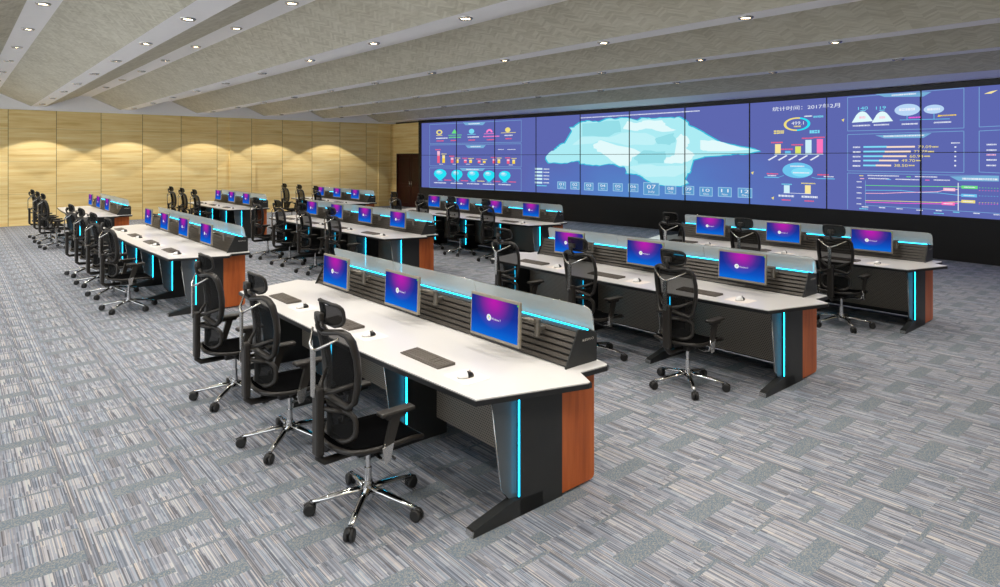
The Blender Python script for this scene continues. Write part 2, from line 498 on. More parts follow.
GFX={
 'statistics_graphic':[
  ('l','frame',(-24.902,3.954),(-19.447,3.948),0.018),('l','frame',(-24.902,3.062),(-19.447,3.048),0.018),('l','frame',(-24.902,3.954),(-24.902,3.062),0.018),
  ('l','frame',(-19.447,3.948),(-19.447,3.048),0.018),('l','frame',(-24.902,3.005),(-19.447,2.982),0.018),('l','frame',(-24.902,2.037),(-19.447,2.032),0.018),
  ('l','frame',(-24.902,3.005),(-24.902,2.037),0.018),('l','frame',(-19.447,2.982),(-19.447,2.032),0.018),('l','frame',(-24.902,1.943),(-19.447,1.965),0.018),
  ('l','frame',(-24.902,1.032),(-19.447,1.057),0.018),('l','frame',(-24.902,1.943),(-24.902,1.032),0.018),('l','frame',(-19.447,1.965),(-19.447,1.057),0.018),
  ('p','head',[(-22.803,3.974),(-21.46,3.933),(-21.604,3.815),(-22.654,3.851)]),('s','white',-22.462,-21.791,3.868,3.922),('p','head',[(-22.654,2.958),(-21.437,2.95),(-21.58,2.829),(-22.505,2.839)]),
  ('s','white',-22.345,-21.736,2.869,2.923),('p','head',[(-22.997,1.943),(-21.466,1.968),(-21.61,1.844),(-22.847,1.827)]),('s','white',-22.607,-21.842,1.871,1.925),
  ('e','yellow',-24.467,-24.076,3.465,3.69,0.55,0,360),('p','green',[(-23.497,3.502),(-23.319,3.699),(-23.142,3.493)]),('e','cyan',-22.431,-22.112,3.462,3.677,0,0,360),
  ('e','pink',-21.413,-21.034,3.34,3.636,0.45,0,180),('e','yellow',-20.326,-20.03,3.468,3.672,0,0,360),('r','yellow',-24.467,-24.076,3.425,3.449),('r','green',-23.701,-22.866,3.412,3.435),
  ('r','cyan',-22.517,-22.027,3.424,3.447),('r','pink',-21.532,-20.964,3.425,3.447),('r','yellow',-20.556,-19.737,3.44,3.461),('s','white',-24.467,-23.74,3.27,3.335),
  ('s','green',-23.663,-22.903,3.291,3.355),('s','white',-22.505,-21.821,3.286,3.348),('s','pink',-21.58,-20.637,3.289,3.35),('s','white',-20.349,-19.894,3.31,3.369),
  ('s','red',-24.441,-23.972,3.15,3.216),('s','red',-23.548,-23.192,3.155,3.219),('s','red',-22.456,-22.039,3.153,3.216),('s','red',-21.365,-20.94,3.151,3.212),
  ('s','red',-20.303,-19.939,3.174,3.234),
 ],
 'bar_chart':[
  ('r','lpink',-24.421,-24.251,2.499,2.717),('r','red',-24.421,-24.251,2.173,2.499),('r','cream',-24.095,-23.927,2.387,2.528),('r','yel',-24.095,-23.927,2.175,2.387),
  ('s','red',-24.533,-24.193,2.754,2.811),('s','yellow',-24.153,-23.817,2.561,2.607),('s','white',-24.303,-24.043,2.099,2.137),('r','lpink',-23.554,-23.389,2.321,2.416),
  ('r','red',-23.554,-23.389,2.177,2.321),('r','cream',-23.237,-23.073,2.278,2.343),('r','yel',-23.237,-23.073,2.179,2.278),('s','red',-23.663,-23.332,2.453,2.508),
  ('s','yellow',-23.294,-22.966,2.375,2.421),('s','white',-23.44,-23.186,2.105,2.142),('r','lpink',-22.735,-22.573,2.268,2.326),('r','red',-22.735,-22.573,2.182,2.268),
  ('r','cream',-22.413,-22.253,2.269,2.327),('r','yel',-22.413,-22.253,2.183,2.269),('s','red',-22.841,-22.517,2.362,2.416),('s','yellow',-22.468,-22.149,2.358,2.403),
  ('s','white',-22.617,-22.369,2.111,2.146),('r','lpink',-21.899,-21.742,2.246,2.292),('r','red',-21.899,-21.742,2.177,2.246),('r','cream',-21.598,-21.443,2.237,2.275),
  ('r','yel',-21.598,-21.443,2.179,2.237),('s','red',-22.002,-21.688,2.327,2.38),('s','yellow',-21.652,-21.341,2.306,2.35),('s','white',-21.791,-21.55,2.107,2.143),
  ('r','lpink',-21.028,-20.876,2.287,2.364),('r','red',-21.028,-20.876,2.173,2.287),('r','cream',-20.747,-20.597,2.278,2.347),('r','yel',-20.747,-20.597,2.175,2.278),
  ('s','red',-21.128,-20.823,2.398,2.45),('s','yellow',-20.8,-20.498,2.377,2.42),('s','white',-20.928,-20.695,2.105,2.139),('r','lpink',-20.217,-20.07,2.273,2.347),
  ('r','red',-20.217,-20.07,2.161,2.273),('r','cream',-19.911,-19.765,2.264,2.331),('r','yel',-19.911,-19.765,2.163,2.264),('s','red',-20.315,-20.019,2.381,2.432),
  ('s','yellow',-19.962,-19.67,2.36,2.402),('s','white',-20.104,-19.877,2.094,2.128),('s','white',-20.718,-20.372,2.741,2.775),('s','white',-20.178,-19.726,2.736,2.77),
  
 ],
 'balloon_chart':[
  ('p','aqua',[(-24.638,1.681),(-24.573,1.804),(-24.41,1.872),(-24.232,1.893),(-24.054,1.876),(-23.894,1.813),(-23.83,1.694),(-23.878,1.591),(-24.07,1.457),(-24.166,1.39),(-24.297,1.387),(-24.394,1.45),(-24.589,1.578)]),
  ('e','aqua2',-24.52,-24.075,1.649,1.836,0,0,360),('e','pale',-24.445,-24.202,1.723,1.817,0,0,360),('s','white',-24.625,-23.843,1.238,1.295),('s','red',-23.972,-23.51,1.371,1.427),
  ('r','lblue',-24.388,-24.076,1.346,1.374),('p','aqua',[(-23.535,1.671),(-23.478,1.791),(-23.336,1.857),(-23.18,1.878),(-23.024,1.861),(-22.884,1.799),(-22.828,1.682),(-22.87,1.582),(-23.039,1.451),(-23.117,1.386),(-23.243,1.383),(-23.321,1.445),(-23.492,1.57)]),
  ('e','aqua2',-23.438,-23.049,1.639,1.822,0,0,360),('e','pale',-23.375,-23.162,1.712,1.803,0,0,360),('s','white',-23.561,-22.803,1.238,1.293),('s','red',-22.928,-22.48,1.368,1.423),
  ('r','lblue',-23.332,-23.029,1.343,1.371),('p','aqua',[(-22.542,1.669),(-22.485,1.787),(-22.342,1.852),(-22.185,1.872),(-22.03,1.856),(-21.889,1.796),(-21.833,1.681),(-21.875,1.583),(-22.044,1.455),(-22.124,1.391),(-22.247,1.388),(-22.328,1.449),(-22.499,1.571)]),
  ('e','aqua2',-22.443,-22.052,1.639,1.817,0,0,360),('e','pale',-22.378,-22.165,1.71,1.799,0,0,360),('s','white',-22.555,-21.821,1.247,1.301),('s','yellow',-21.942,-21.508,1.374,1.427),
  ('r','lblue',-22.333,-22.039,1.35,1.376),('p','aqua',[(-21.592,1.668),(-21.536,1.783),(-21.398,1.847),(-21.246,1.866),(-21.096,1.851),(-20.959,1.792),(-20.905,1.68),(-20.946,1.584),(-21.109,1.459),(-21.187,1.396),(-21.306,1.393),(-21.384,1.453),(-21.55,1.572)]),
  ('e','aqua2',-21.496,-21.117,1.638,1.813,0,0,360),('e','pale',-21.433,-21.226,1.708,1.795,0,0,360),('s','white',-21.604,-20.893,1.255,1.308),('s','red',-21.011,-20.591,1.38,1.432),
  ('r','lblue',-21.389,-21.105,1.356,1.382),('p','aqua',[(-20.684,1.667),(-20.63,1.78),(-20.496,1.842),(-20.349,1.861),(-20.203,1.846),(-20.071,1.788),(-20.019,1.679),(-20.058,1.585),(-20.216,1.463),(-20.292,1.402),(-20.406,1.399),(-20.482,1.457),(-20.643,1.573)]),
  ('e','aqua2',-20.59,-20.224,1.638,1.809,0,0,360),('e','pale',-20.53,-20.33,1.706,1.791,0,0,360),('s','white',-20.695,-20.007,1.264,1.315),('s','red',-20.121,-19.715,1.386,1.437),
  ('r','lblue',-20.487,-20.212,1.362,1.387),
 ],
 'legend_graphic':[
  ('r','pale',-18.716,-18.332,1.931,2.004),('s','white',-18.269,-17.975,1.94,1.988),('r','pale',-18.716,-18.332,1.801,1.874),('s','white',-18.269,-17.975,1.811,1.86),
  ('r','pale',-18.716,-18.332,1.663,1.736),('s','white',-18.269,-17.975,1.675,1.723),('r','pale',-18.716,-18.332,1.532,1.606),('s','white',-18.269,-17.975,1.546,1.594),
  ('r','pale',-18.716,-18.332,1.386,1.459),('s','white',-18.269,-17.975,1.401,1.45),('s','cyan',-18.673,-18.1,1.281,1.329),
 ],
 'map_graphic':[
  ('p','mapglow',[(-18.184,2.408),(-18.179,2.444),(-18.13,2.48),(-18.066,2.543),(-18.046,2.561),(-18.024,2.578),(-17.92,2.639),(-17.762,2.66),(-17.741,2.762),(-17.641,2.805),(-17.6,2.862),(-17.538,2.871),(-17.49,2.93),(-17.413,2.938),(-17.322,2.989),(-17.238,2.985),(-17.193,3.009),(-17.15,3.049),(-17.026,3.046),(-16.978,3.045),(-16.938,3.081),(-16.917,3.104),(-16.954,3.153),(-16.951,3.19),(-16.948,3.252),(-16.891,3.313),(-16.955,3.353),(-16.851,3.384),(-16.885,3.426),(-16.896,3.474),(-16.935,3.51),(-16.977,3.542),(-16.987,3.585),(-16.919,3.576),(-16.851,3.585),(-16.774,3.592),(-16.754,3.626),(-16.671,3.674),(-16.586,3.67),(-16.517,3.721),(-16.495,3.759),(-16.359,3.783),(-16.233,3.777),(-16.177,3.813),(-16.042,3.804),(-15.904,3.764),(-15.88,3.76),(-15.746,3.771),(-15.636,3.739),(-15.541,3.757),(-15.367,3.815),(-15.278,3.845),(-15.175,3.854),(-15.054,3.852),(-14.939,3.815),(-14.876,3.808),(-14.778,3.821),(-14.694,3.844),(-14.564,3.849),(-14.501,3.839),(-14.372,3.838),(-14.328,3.827),(-14.348,3.774),(-14.29,3.744),(-14.24,3.737),(-14.126,3.737),(-14.091,3.73),(-13.998,3.723),(-13.936,3.724),(-13.889,3.739),(-13.813,3.761),(-13.818,3.774),(-13.77,3.803),(-13.688,3.8),(-13.516,3.776),(-13.449,3.787),(-13.349,3.756),(-13.256,3.755),(-13.111,3.754),(-12.959,3.776),(-12.872,3.761),(-12.783,3.754),(-12.7,3.752),(-12.621,3.729),(-12.561,3.733),(-12.52,3.76),(-12.383,3.729),(-12.338,3.758),(-12.237,3.763),(-12.162,3.738),(-12.113,3.708),(-12.045,3.665),(-11.968,3.637),(-11.955,3.6),(-11.888,3.569),(-11.876,3.5),(-11.853,3.467),(-11.794,3.443),(-11.68,3.405),(-11.656,3.364),(-11.558,3.325),(-11.469,3.304),(-11.426,3.262),(-11.314,3.222),(-11.268,3.186),(-11.212,3.157),(-11.224,3.1),(-11.153,3.066),(-11.155,3.025),(-11.069,3.008),(-10.939,2.974),(-10.813,2.918),(-10.732,2.901),(-10.616,2.88),(-10.431,2.836),(-10.295,2.818),(-10.182,2.784),(-10.016,2.755),(-9.78,2.719),(-9.625,2.679),(-9.43,2.588),(-9.539,2.572),(-9.609,2.562),(-9.779,2.514),(-9.85,2.51),(-9.936,2.49),(-10.082,2.489),(-10.161,2.513),(-10.307,2.5),(-10.394,2.476),(-10.506,2.476),(-10.64,2.471),(-10.732,2.453),(-10.893,2.461),(-11.008,2.445),(-11.134,2.447),(-11.303,2.422),(-11.316,2.407),(-11.359,2.391),(-11.406,2.395),(-11.482,2.39),(-11.594,2.356),(-11.656,2.348),(-11.692,2.315),(-11.78,2.291),(-11.805,2.233),(-11.807,2.215),(-11.855,2.153),(-11.853,2.126),(-11.844,2.096),(-11.843,2.099),(-11.817,2.056),(-11.809,2.049),(-11.837,2.008),(-11.779,1.978),(-11.788,1.979),(-11.816,1.93),(-11.832,1.889),(-11.904,1.884),(-11.912,1.847),(-11.919,1.821),(-11.947,1.79),(-11.939,1.777),(-12.02,1.739),(-12.005,1.693),(-11.997,1.677),(-11.89,1.616),(-11.924,1.596),(-11.853,1.565),(-11.944,1.545),(-12.017,1.506),(-12.074,1.491),(-12.158,1.458),(-12.319,1.459),(-12.46,1.445),(-12.548,1.45),(-12.704,1.439),(-12.88,1.472),(-12.995,1.476),(-13.101,1.507),(-13.349,1.52),(-13.385,1.549),(-13.481,1.591),(-13.539,1.611),(-13.602,1.653),(-13.668,1.677),(-13.724,1.727),(-13.777,1.741),(-13.841,1.782),(-13.926,1.793),(-13.939,1.785),(-13.938,1.816),(-14.024,1.82),(-14.084,1.815),(-14.241,1.834),(-14.351,1.826),(-14.414,1.847),(-14.388,1.876),(-14.365,1.931),(-14.36,1.98),(-14.372,2.027),(-14.288,2.034),(-14.178,2.064),(-13.988,2.08),(-13.895,2.071),(-13.996,2.113),(-13.987,2.136),(-14.13,2.133),(-14.151,2.173),(-14.245,2.13),(-14.253,2.102),(-14.286,2.085),(-14.389,2.059),(-14.422,2.08),(-14.486,2.061),(-14.552,2.079),(-14.634,2.063),(-14.679,2.067),(-14.814,2.115),(-14.834,2.117),(-14.91,2.153),(-15.001,2.17),(-15.066,2.154),(-15.084,2.167),(-15.175,2.166),(-15.289,2.152),(-15.392,2.133),(-15.521,2.111),(-15.581,2.093),(-15.64,2.105),(-15.769,2.123),(-15.882,2.104),(-16.01,2.122),(-16.099,2.13),(-16.227,2.133),(-16.292,2.164),(-16.443,2.156),(-16.51,2.174),(-16.449,2.214),(-16.524,2.233),(-16.543,2.272),(-16.688,2.268),(-16.8,2.239),(-16.902,2.24),(-16.996,2.213),(-17.098,2.182),(-17.264,2.183),(-17.375,2.166),(-17.49,2.172),(-17.618,2.185),(-17.798,2.198),(-17.908,2.184),(-18.046,2.18),(-18.117,2.243),(-18.135,2.281),(-18.19,2.327)]),
  ('p','map',[(-18.133,2.443),(-18.128,2.48),(-18.078,2.515),(-18.015,2.578),(-17.995,2.596),(-17.973,2.613),(-17.869,2.674),(-17.711,2.695),(-17.69,2.727),(-17.59,2.769),(-17.55,2.827),(-17.488,2.835),(-17.44,2.894),(-17.363,2.903),(-17.273,2.954),(-17.189,2.95),(-17.143,2.974),(-17.101,3.014),(-16.977,3.011),(-16.929,3.01),(-16.889,3.046),(-16.869,3.069),(-16.905,3.118),(-16.903,3.154),(-16.899,3.217),(-16.843,3.278),(-16.906,3.317),(-16.802,3.348),(-16.836,3.39),(-16.848,3.438),(-16.886,3.474),(-16.928,3.506),(-16.938,3.549),(-16.871,3.541),(-16.802,3.549),(-16.726,3.556),(-16.706,3.59),(-16.623,3.638),(-16.538,3.635),(-16.469,3.686),(-16.447,3.724),(-16.311,3.747),(-16.186,3.742),(-16.13,3.778),(-15.996,3.769),(-15.858,3.729),(-15.834,3.725),(-15.7,3.736),(-15.59,3.704),(-15.495,3.723),(-15.322,3.78),(-15.233,3.81),(-15.131,3.819),(-15.01,3.817),(-14.895,3.781),(-14.832,3.774),(-14.734,3.787),(-14.65,3.81),(-14.521,3.815),(-14.458,3.805),(-14.329,3.804),(-14.286,3.793),(-14.306,3.74),(-14.247,3.71),(-14.197,3.704),(-14.084,3.704),(-14.049,3.697),(-13.957,3.69),(-13.895,3.691),(-13.848,3.706),(-13.772,3.729),(-13.777,3.741),(-13.729,3.77),(-13.647,3.768),(-13.475,3.744),(-13.409,3.755),(-13.309,3.724),(-13.216,3.723),(-13.151,3.725),(-12.998,3.747),(-12.911,3.732),(-12.822,3.726),(-12.739,3.724),(-12.659,3.701),(-12.6,3.705),(-12.558,3.732),(-12.422,3.701),(-12.376,3.731),(-12.275,3.736),(-12.199,3.71),(-12.15,3.68),(-12.083,3.637),(-12.005,3.609),(-11.992,3.572),(-11.925,3.542),(-11.913,3.472),(-11.89,3.44),(-11.831,3.415),(-11.717,3.377),(-11.692,3.336),(-11.594,3.297),(-11.505,3.277),(-11.462,3.234),(-11.349,3.194),(-11.303,3.158),(-11.247,3.13),(-11.259,3.072),(-11.188,3.039),(-11.19,2.998),(-11.104,2.981),(-10.974,2.947),(-10.847,2.891),(-10.766,2.874),(-10.65,2.853),(-10.465,2.809),(-10.328,2.791),(-10.215,2.758),(-10.049,2.729),(-9.812,2.693),(-9.656,2.653),(-9.461,2.615),(-9.571,2.599),(-9.641,2.588),(-9.811,2.541),(-9.883,2.538),(-9.969,2.517),(-10.114,2.516),(-10.194,2.54),(-10.341,2.528),(-10.428,2.504),(-10.54,2.504),(-10.674,2.498),(-10.766,2.48),(-10.928,2.489),(-11.043,2.474),(-11.169,2.475),(-11.339,2.451),(-11.352,2.435),(-11.395,2.42),(-11.441,2.424),(-11.518,2.419),(-11.631,2.385),(-11.693,2.377),(-11.728,2.344),(-11.816,2.32),(-11.842,2.261),(-11.844,2.243),(-11.892,2.182),(-11.89,2.155),(-11.881,2.124),(-11.88,2.128),(-11.854,2.085),(-11.846,2.078),(-11.874,2.036),(-11.815,2.007),(-11.825,2.008),(-11.853,1.958),(-11.868,1.917),(-11.941,1.912),(-11.949,1.876),(-11.956,1.85),(-11.984,1.819),(-11.977,1.806),(-12.057,1.767),(-12.042,1.722),(-12.035,1.705),(-11.927,1.644),(-11.962,1.624),(-11.89,1.593),(-11.981,1.573),(-12.054,1.534),(-12.111,1.519),(-12.196,1.486),(-12.356,1.487),(-12.499,1.474),(-12.586,1.478),(-12.743,1.468),(-12.919,1.5),(-13.035,1.505),(-13.141,1.536),(-13.309,1.552),(-13.345,1.58),(-13.441,1.623),(-13.498,1.643),(-13.561,1.685),(-13.627,1.708),(-13.683,1.759),(-13.736,1.773),(-13.799,1.813),(-13.884,1.825),(-13.897,1.817),(-13.896,1.848),(-13.982,1.852),(-14.042,1.847),(-14.198,1.867),(-14.309,1.859),(-14.372,1.88),(-14.346,1.909),(-14.323,1.963),(-14.318,2.012),(-14.329,2.059),(-14.246,2.066),(-14.135,2.096),(-13.946,2.111),(-13.853,2.103),(-13.954,2.144),(-13.945,2.167),(-14.088,2.165),(-14.108,2.205),(-14.203,2.162),(-14.211,2.134),(-14.244,2.117),(-14.346,2.091),(-14.379,2.112),(-14.443,2.093),(-14.509,2.111),(-14.591,2.095),(-14.635,2.1),(-14.77,2.148),(-14.79,2.149),(-14.866,2.186),(-14.957,2.202),(-15.022,2.187),(-15.039,2.2),(-15.131,2.198),(-15.244,2.185),(-15.347,2.166),(-15.475,2.144),(-15.536,2.126),(-15.594,2.138),(-15.723,2.156),(-15.836,2.137),(-15.963,2.156),(-16.052,2.164),(-16.18,2.167),(-16.245,2.198),(-16.395,2.19),(-16.462,2.208),(-16.401,2.248),(-16.476,2.267),(-16.495,2.306),(-16.64,2.302),(-16.752,2.273),(-16.853,2.275),(-16.948,2.248),(-17.049,2.217),(-17.215,2.218),(-17.325,2.201),(-17.44,2.207),(-17.568,2.22),(-17.747,2.233),(-17.857,2.219),(-17.995,2.216),(-18.066,2.279),(-18.084,2.316),(-18.138,2.363)]),
  ('p','mapw',[(-14.52,3.445),(-14.459,3.524),(-14.396,3.594),(-14.327,3.697),(-14.147,3.662),(-14.07,3.626),(-13.939,3.609),(-13.799,3.638),(-13.734,3.632),(-13.685,3.684),(-13.425,3.692),(-13.199,3.66),(-12.904,3.664),(-12.838,3.581),(-12.773,3.563),(-12.784,3.495),(-12.688,3.452),(-12.549,3.371),(-12.366,3.324),(-12.493,3.285),(-12.758,3.272),(-12.904,3.274),(-13.147,3.324),(-13.304,3.387),(-13.559,3.412),(-13.733,3.371),(-13.815,3.373),(-13.896,3.339),(-13.998,3.342),(-14.201,3.377),(-14.24,3.378),(-14.343,3.401),(-14.472,3.419)]),
  ('p','mapw',[(-15.823,2.909),(-15.637,2.963),(-15.597,3.028),(-15.496,3.053),(-15.135,2.95),(-14.771,2.846),(-14.327,2.778),(-14.047,2.722),(-13.829,2.629),(-13.685,2.546),(-13.798,2.489),(-14.027,2.452),(-14.154,2.419),(-14.158,2.307),(-14.248,2.214),(-14.24,2.133),(-14.313,2.118),(-14.526,2.144),(-14.679,2.115),(-14.799,2.188),(-14.882,2.234),(-15.038,2.31),(-15.179,2.427),(-15.318,2.499),(-15.496,2.606),(-15.659,2.634),(-15.687,2.73),(-15.823,2.759),(-15.75,2.83),(-15.852,2.846)]),
  ('p','mapw',[(-12.39,3.023),(-12.311,3.074),(-12.24,3.133),(-12.196,3.185),(-12.145,3.179),(-12.102,3.127),(-11.967,3.113),(-11.895,3.032),(-11.859,2.964),(-11.854,2.879),(-11.936,2.832),(-11.904,2.794),(-12.005,2.716),(-11.891,2.656),(-11.743,2.576),(-11.667,2.496),(-11.739,2.449),(-11.761,2.377),(-11.816,2.339),(-11.937,2.281),(-12.071,2.271),(-12.12,2.219),(-12.402,2.242),(-12.536,2.213),(-12.808,2.228),(-12.832,2.308),(-12.777,2.342),(-12.744,2.419),(-12.593,2.428),(-12.52,2.482),(-12.429,2.486),(-12.339,2.569),(-12.218,2.615),(-12.12,2.684),(-12.212,2.754),(-12.183,2.821),(-12.273,2.853),(-12.27,2.888),(-12.288,2.971)]),
  ('p','mapw',[(-11.467,2.97),(-11.319,2.962),(-11.169,2.939),(-11.047,2.961),(-10.835,2.924),(-10.627,2.869),(-10.487,2.824),(-10.225,2.757),(-10.052,2.701),(-9.751,2.66),(-9.951,2.642),(-10.19,2.625),(-10.419,2.604),(-10.71,2.605),(-10.988,2.609),(-11.191,2.61),(-11.263,2.635),(-11.366,2.631),(-11.467,2.678),(-11.415,2.793),(-11.429,2.865)]),
  ('p','mapl',[(-16.397,3.186),(-16.042,3.181),(-15.587,3.182),(-15.129,3.141),(-14.941,3.166),(-14.797,3.219),(-14.59,3.288),(-14.21,3.298),(-13.842,3.261),(-13.559,3.258),(-13.357,3.183),(-13.248,3.143),(-13.147,3.074),(-13.129,2.974),(-13.148,2.926),(-13.228,2.848),(-13.548,2.844),(-14.013,2.867),(-14.327,2.836),(-14.776,2.932),(-15.154,2.995),(-15.496,3.076),(-15.587,3.025),(-15.758,2.972),(-15.871,2.933),(-16.222,2.92),(-16.465,2.907),(-16.838,2.886),(-16.746,2.963),(-16.504,3.094)]),
  ('p','mapd',[(-13.147,3.074),(-12.923,3.124),(-12.651,3.191),(-12.429,3.226),(-12.486,3.142),(-12.363,3.041),(-12.39,2.922),(-12.46,2.906),(-12.561,2.876),(-12.586,2.824),(-12.758,2.856),(-12.972,2.874),(-13.065,2.866),(-13.141,2.937),(-13.184,3.032)]),
  ('p','mapd',[(-14.05,2.405),(-13.921,2.498),(-13.747,2.604),(-13.643,2.665),(-13.358,2.656),(-13.118,2.611),(-12.76,2.623),(-12.795,2.588),(-12.753,2.528),(-12.744,2.453),(-12.758,2.386),(-12.862,2.327),(-12.84,2.227),(-13.146,2.233),(-13.483,2.216),(-13.879,2.207),(-13.87,2.284),(-14.032,2.352)]),
  ('p','mapd',[(-16.349,3.682),(-15.723,3.687),(-15.245,3.737),(-14.679,3.726),(-14.62,3.564),(-14.605,3.486),(-14.59,3.324),(-14.844,3.3),(-15.001,3.251),(-15.129,3.171),(-15.602,3.178),(-15.865,3.217),(-16.349,3.215),(-16.266,3.37),(-16.296,3.499)]),
  ('p','mapl',[(-14.327,2.075),(-14.057,2.135),(-13.955,2.134),(-13.727,2.173),(-13.327,2.183),(-13.096,2.126),(-12.744,2.133),(-12.561,2.15),(-12.296,2.145),(-12.043,2.166),(-11.959,2.124),(-11.96,2.035),(-11.967,1.988),(-12.073,1.917),(-12.215,1.858),(-12.429,1.779),(-12.809,1.786),(-13.133,1.765),(-13.559,1.755),(-13.847,1.878),(-14.033,1.961)]),
  ('s','white',-16.466,-11.482,3.88,3.922),
 ],
 'calendar_graphic':[
  ('r','boxedge',-17.535,-17.109,1.208,1.492),('r','box',-17.505,-17.138,1.231,1.469),('t','white',-17.438,-17.204,1.344,1.441,'01'),('t','white',-17.411,-17.232,1.25,1.307,'Jan'),
  ('r','boxedge',-16.889,-16.457,1.215,1.502),('r','box',-16.86,-16.485,1.237,1.479),('t','white',-16.791,-16.553,1.352,1.45,'02'),('t','white',-16.763,-16.581,1.258,1.315,'Feb'),
  ('r','boxedge',-16.23,-15.801,1.203,1.488),('r','box',-16.201,-15.829,1.225,1.465),('t','white',-16.133,-15.897,1.339,1.436,'03'),('t','white',-16.105,-15.925,1.245,1.302,'Mar'),
  ('r','boxedge',-15.584,-15.155,1.213,1.496),('r','box',-15.556,-15.182,1.235,1.475),('t','white',-15.486,-15.251,1.349,1.445,'04'),('t','white',-15.458,-15.279,1.256,1.312,'Apr'),
  ('r','boxedge',-14.918,-14.492,1.217,1.501),('r','box',-14.892,-14.518,1.238,1.48),('t','white',-14.822,-14.587,1.353,1.45,'05'),('t','white',-14.794,-14.614,1.259,1.316,'May'),
  ('r','boxedge',-14.257,-13.828,1.221,1.506),('r','box',-14.231,-13.853,1.242,1.485),('t','white',-14.159,-13.924,1.358,1.455,'06'),('t','white',-14.131,-13.951,1.264,1.321,'Jun'),
  ('r','boxedge',-13.618,-12.974,1.145,1.572),('r','box',-13.593,-12.998,1.165,1.552),('t','white',-13.471,-13.117,1.35,1.495,'07'),('t','white',-13.429,-13.158,1.209,1.295,'July'),
  ('r','boxedge',-12.755,-12.324,1.21,1.495),('r','box',-12.731,-12.347,1.23,1.475),('t','white',-12.657,-12.42,1.347,1.443,'08'),('t','white',-12.629,-12.448,1.253,1.31,'Aug'),
  ('r','boxedge',-12.098,-11.655,1.214,1.501),('r','box',-12.076,-11.677,1.234,1.482),('t','white',-11.997,-11.754,1.352,1.45,'09'),('t','white',-11.968,-11.782,1.257,1.315,'Sep'),
  ('r','boxedge',-11.457,-10.997,1.197,1.486),('r','box',-11.435,-11.018,1.216,1.468),('t','white',-11.352,-11.099,1.336,1.434,'10'),('t','white',-11.322,-11.129,1.24,1.298,'Oct'),
  ('r','boxedge',-10.807,-10.347,1.209,1.501),('r','box',-10.786,-10.367,1.228,1.483),('t','white',-10.702,-10.449,1.349,1.449,'11'),('t','white',-10.672,-10.479,1.253,1.311,'Nov'),
  ('r','boxedge',-10.142,-9.678,1.212,1.505),('r','box',-10.123,-9.697,1.23,1.487),('t','white',-10.037,-9.781,1.353,1.452,'12'),('t','white',-10.006,-9.811,1.256,1.314,'Dec'),
  
 ],
 'report_graphic':[
  ('t','white',-9.084,-7.192,3.748,3.872,'统计时间：2017年2月'),('e','yellow',-8.748,-7.987,3.161,3.54,0.8,75,270),('e','aqua',-8.748,-7.987,3.161,3.54,0.8,-90,75),
  ('t','white',-8.521,-8.17,3.332,3.424,'499.1'),('s','yellow',-8.45,-8.24,3.261,3.312),('s','white',-8.159,-7.931,3.535,3.58),('s','cyan',-7.903,-7.624,3.498,3.566),
  ('s','yellow',-9.041,-8.736,3.079,3.208),('s','cyan',-8.004,-7.724,3.066,3.178),('r','cream',-9.004,-8.833,2.516,2.798),('s','red',-9.122,-8.766,2.822,2.869),
  ('p','white',[(-9.228,2.345),(-9.178,2.327),(-8.931,2.463),(-8.967,2.487)]),('r','lblue',-8.706,-8.539,2.514,2.601),('s','red',-8.821,-8.474,2.625,2.671),
  ('p','white',[(-8.924,2.346),(-8.876,2.328),(-8.634,2.462),(-8.67,2.486)]),('r','lime',-8.409,-8.246,2.513,2.725),('s','red',-8.521,-8.182,2.748,2.794),
  ('p','white',[(-8.622,2.346),(-8.574,2.329),(-8.339,2.461),(-8.374,2.484)]),('r','pale',-8.119,-7.948,2.511,2.901),('s','red',-8.222,-7.891,2.925,2.97),
  ('p','white',[(-8.321,2.347),(-8.275,2.33),(-8.044,2.461),(-8.079,2.483)]),('r','hot',-7.802,-7.635,2.51,2.917),('s','red',-7.903,-7.58,2.94,2.984),('p','white',[(-7.999,2.348),(-7.953,2.331),(-7.729,2.46),(-7.763,2.482)]),
  ('l','pale',(-9.023,2.51),(-7.624,2.504),0.014),('e','lblue',-8.778,-7.903,1.837,2.272,0,0,360),('e','aqua2',-8.521,-7.92,1.88,2.131,0,0,360),('s','white',-8.551,-8.142,2.146,2.192),
  ('s','white',-8.468,-8.004,1.965,2.011),('s','red',-9.247,-8.9,1.92,1.967),('s','white',-9.221,-8.949,1.872,1.908),('r','lblue',-9.322,-8.888,1.83,1.854),
  ('l','lblue',(-8.888,1.847),(-8.736,1.903),0.012),('s','red',-7.779,-7.471,1.921,1.966),('s','white',-7.613,-7.341,1.88,1.913),('r','lblue',-7.774,-7.315,1.829,1.851),
  ('l','lblue',(-7.942,1.875),(-7.774,1.834),0.012),('r','pale',-8.73,-8.563,1.412,1.626),('r','cream',-8.124,-7.965,1.409,1.646),('s','cyan',-8.797,-8.497,1.635,1.676),
  ('s','yellow',-8.228,-7.83,1.678,1.718),('l','white',(-8.736,1.408),(-7.959,1.413),0.012),('s','white',-8.888,-8.432,1.289,1.359),('s','white',-8.217,-7.763,1.293,1.361),
  ('s','red',-8.791,-8.527,1.185,1.231),('s','red',-8.136,-7.874,1.19,1.236),('p','yellow',[(-7.139,3.413),(-7.065,3.442),(-7.086,3.357)]),('p','yellow',[(-9.738,1.967),(-9.648,2.005),(-9.674,1.908)]),
  ('p','yellow',[(-9.103,1.25),(-9.017,1.29),(-9.041,1.194)]),
 ],
 'dashboard_graphic':[
  ('l','frame',(-6.994,3.996),(-4.38,4.016),0.014),('l','frame',(-6.994,3.112),(-4.38,3.093),0.014),('l','frame',(-6.994,3.996),(-6.994,3.112),0.014),('l','frame',(-4.38,4.016),(-4.38,3.093),0.014),
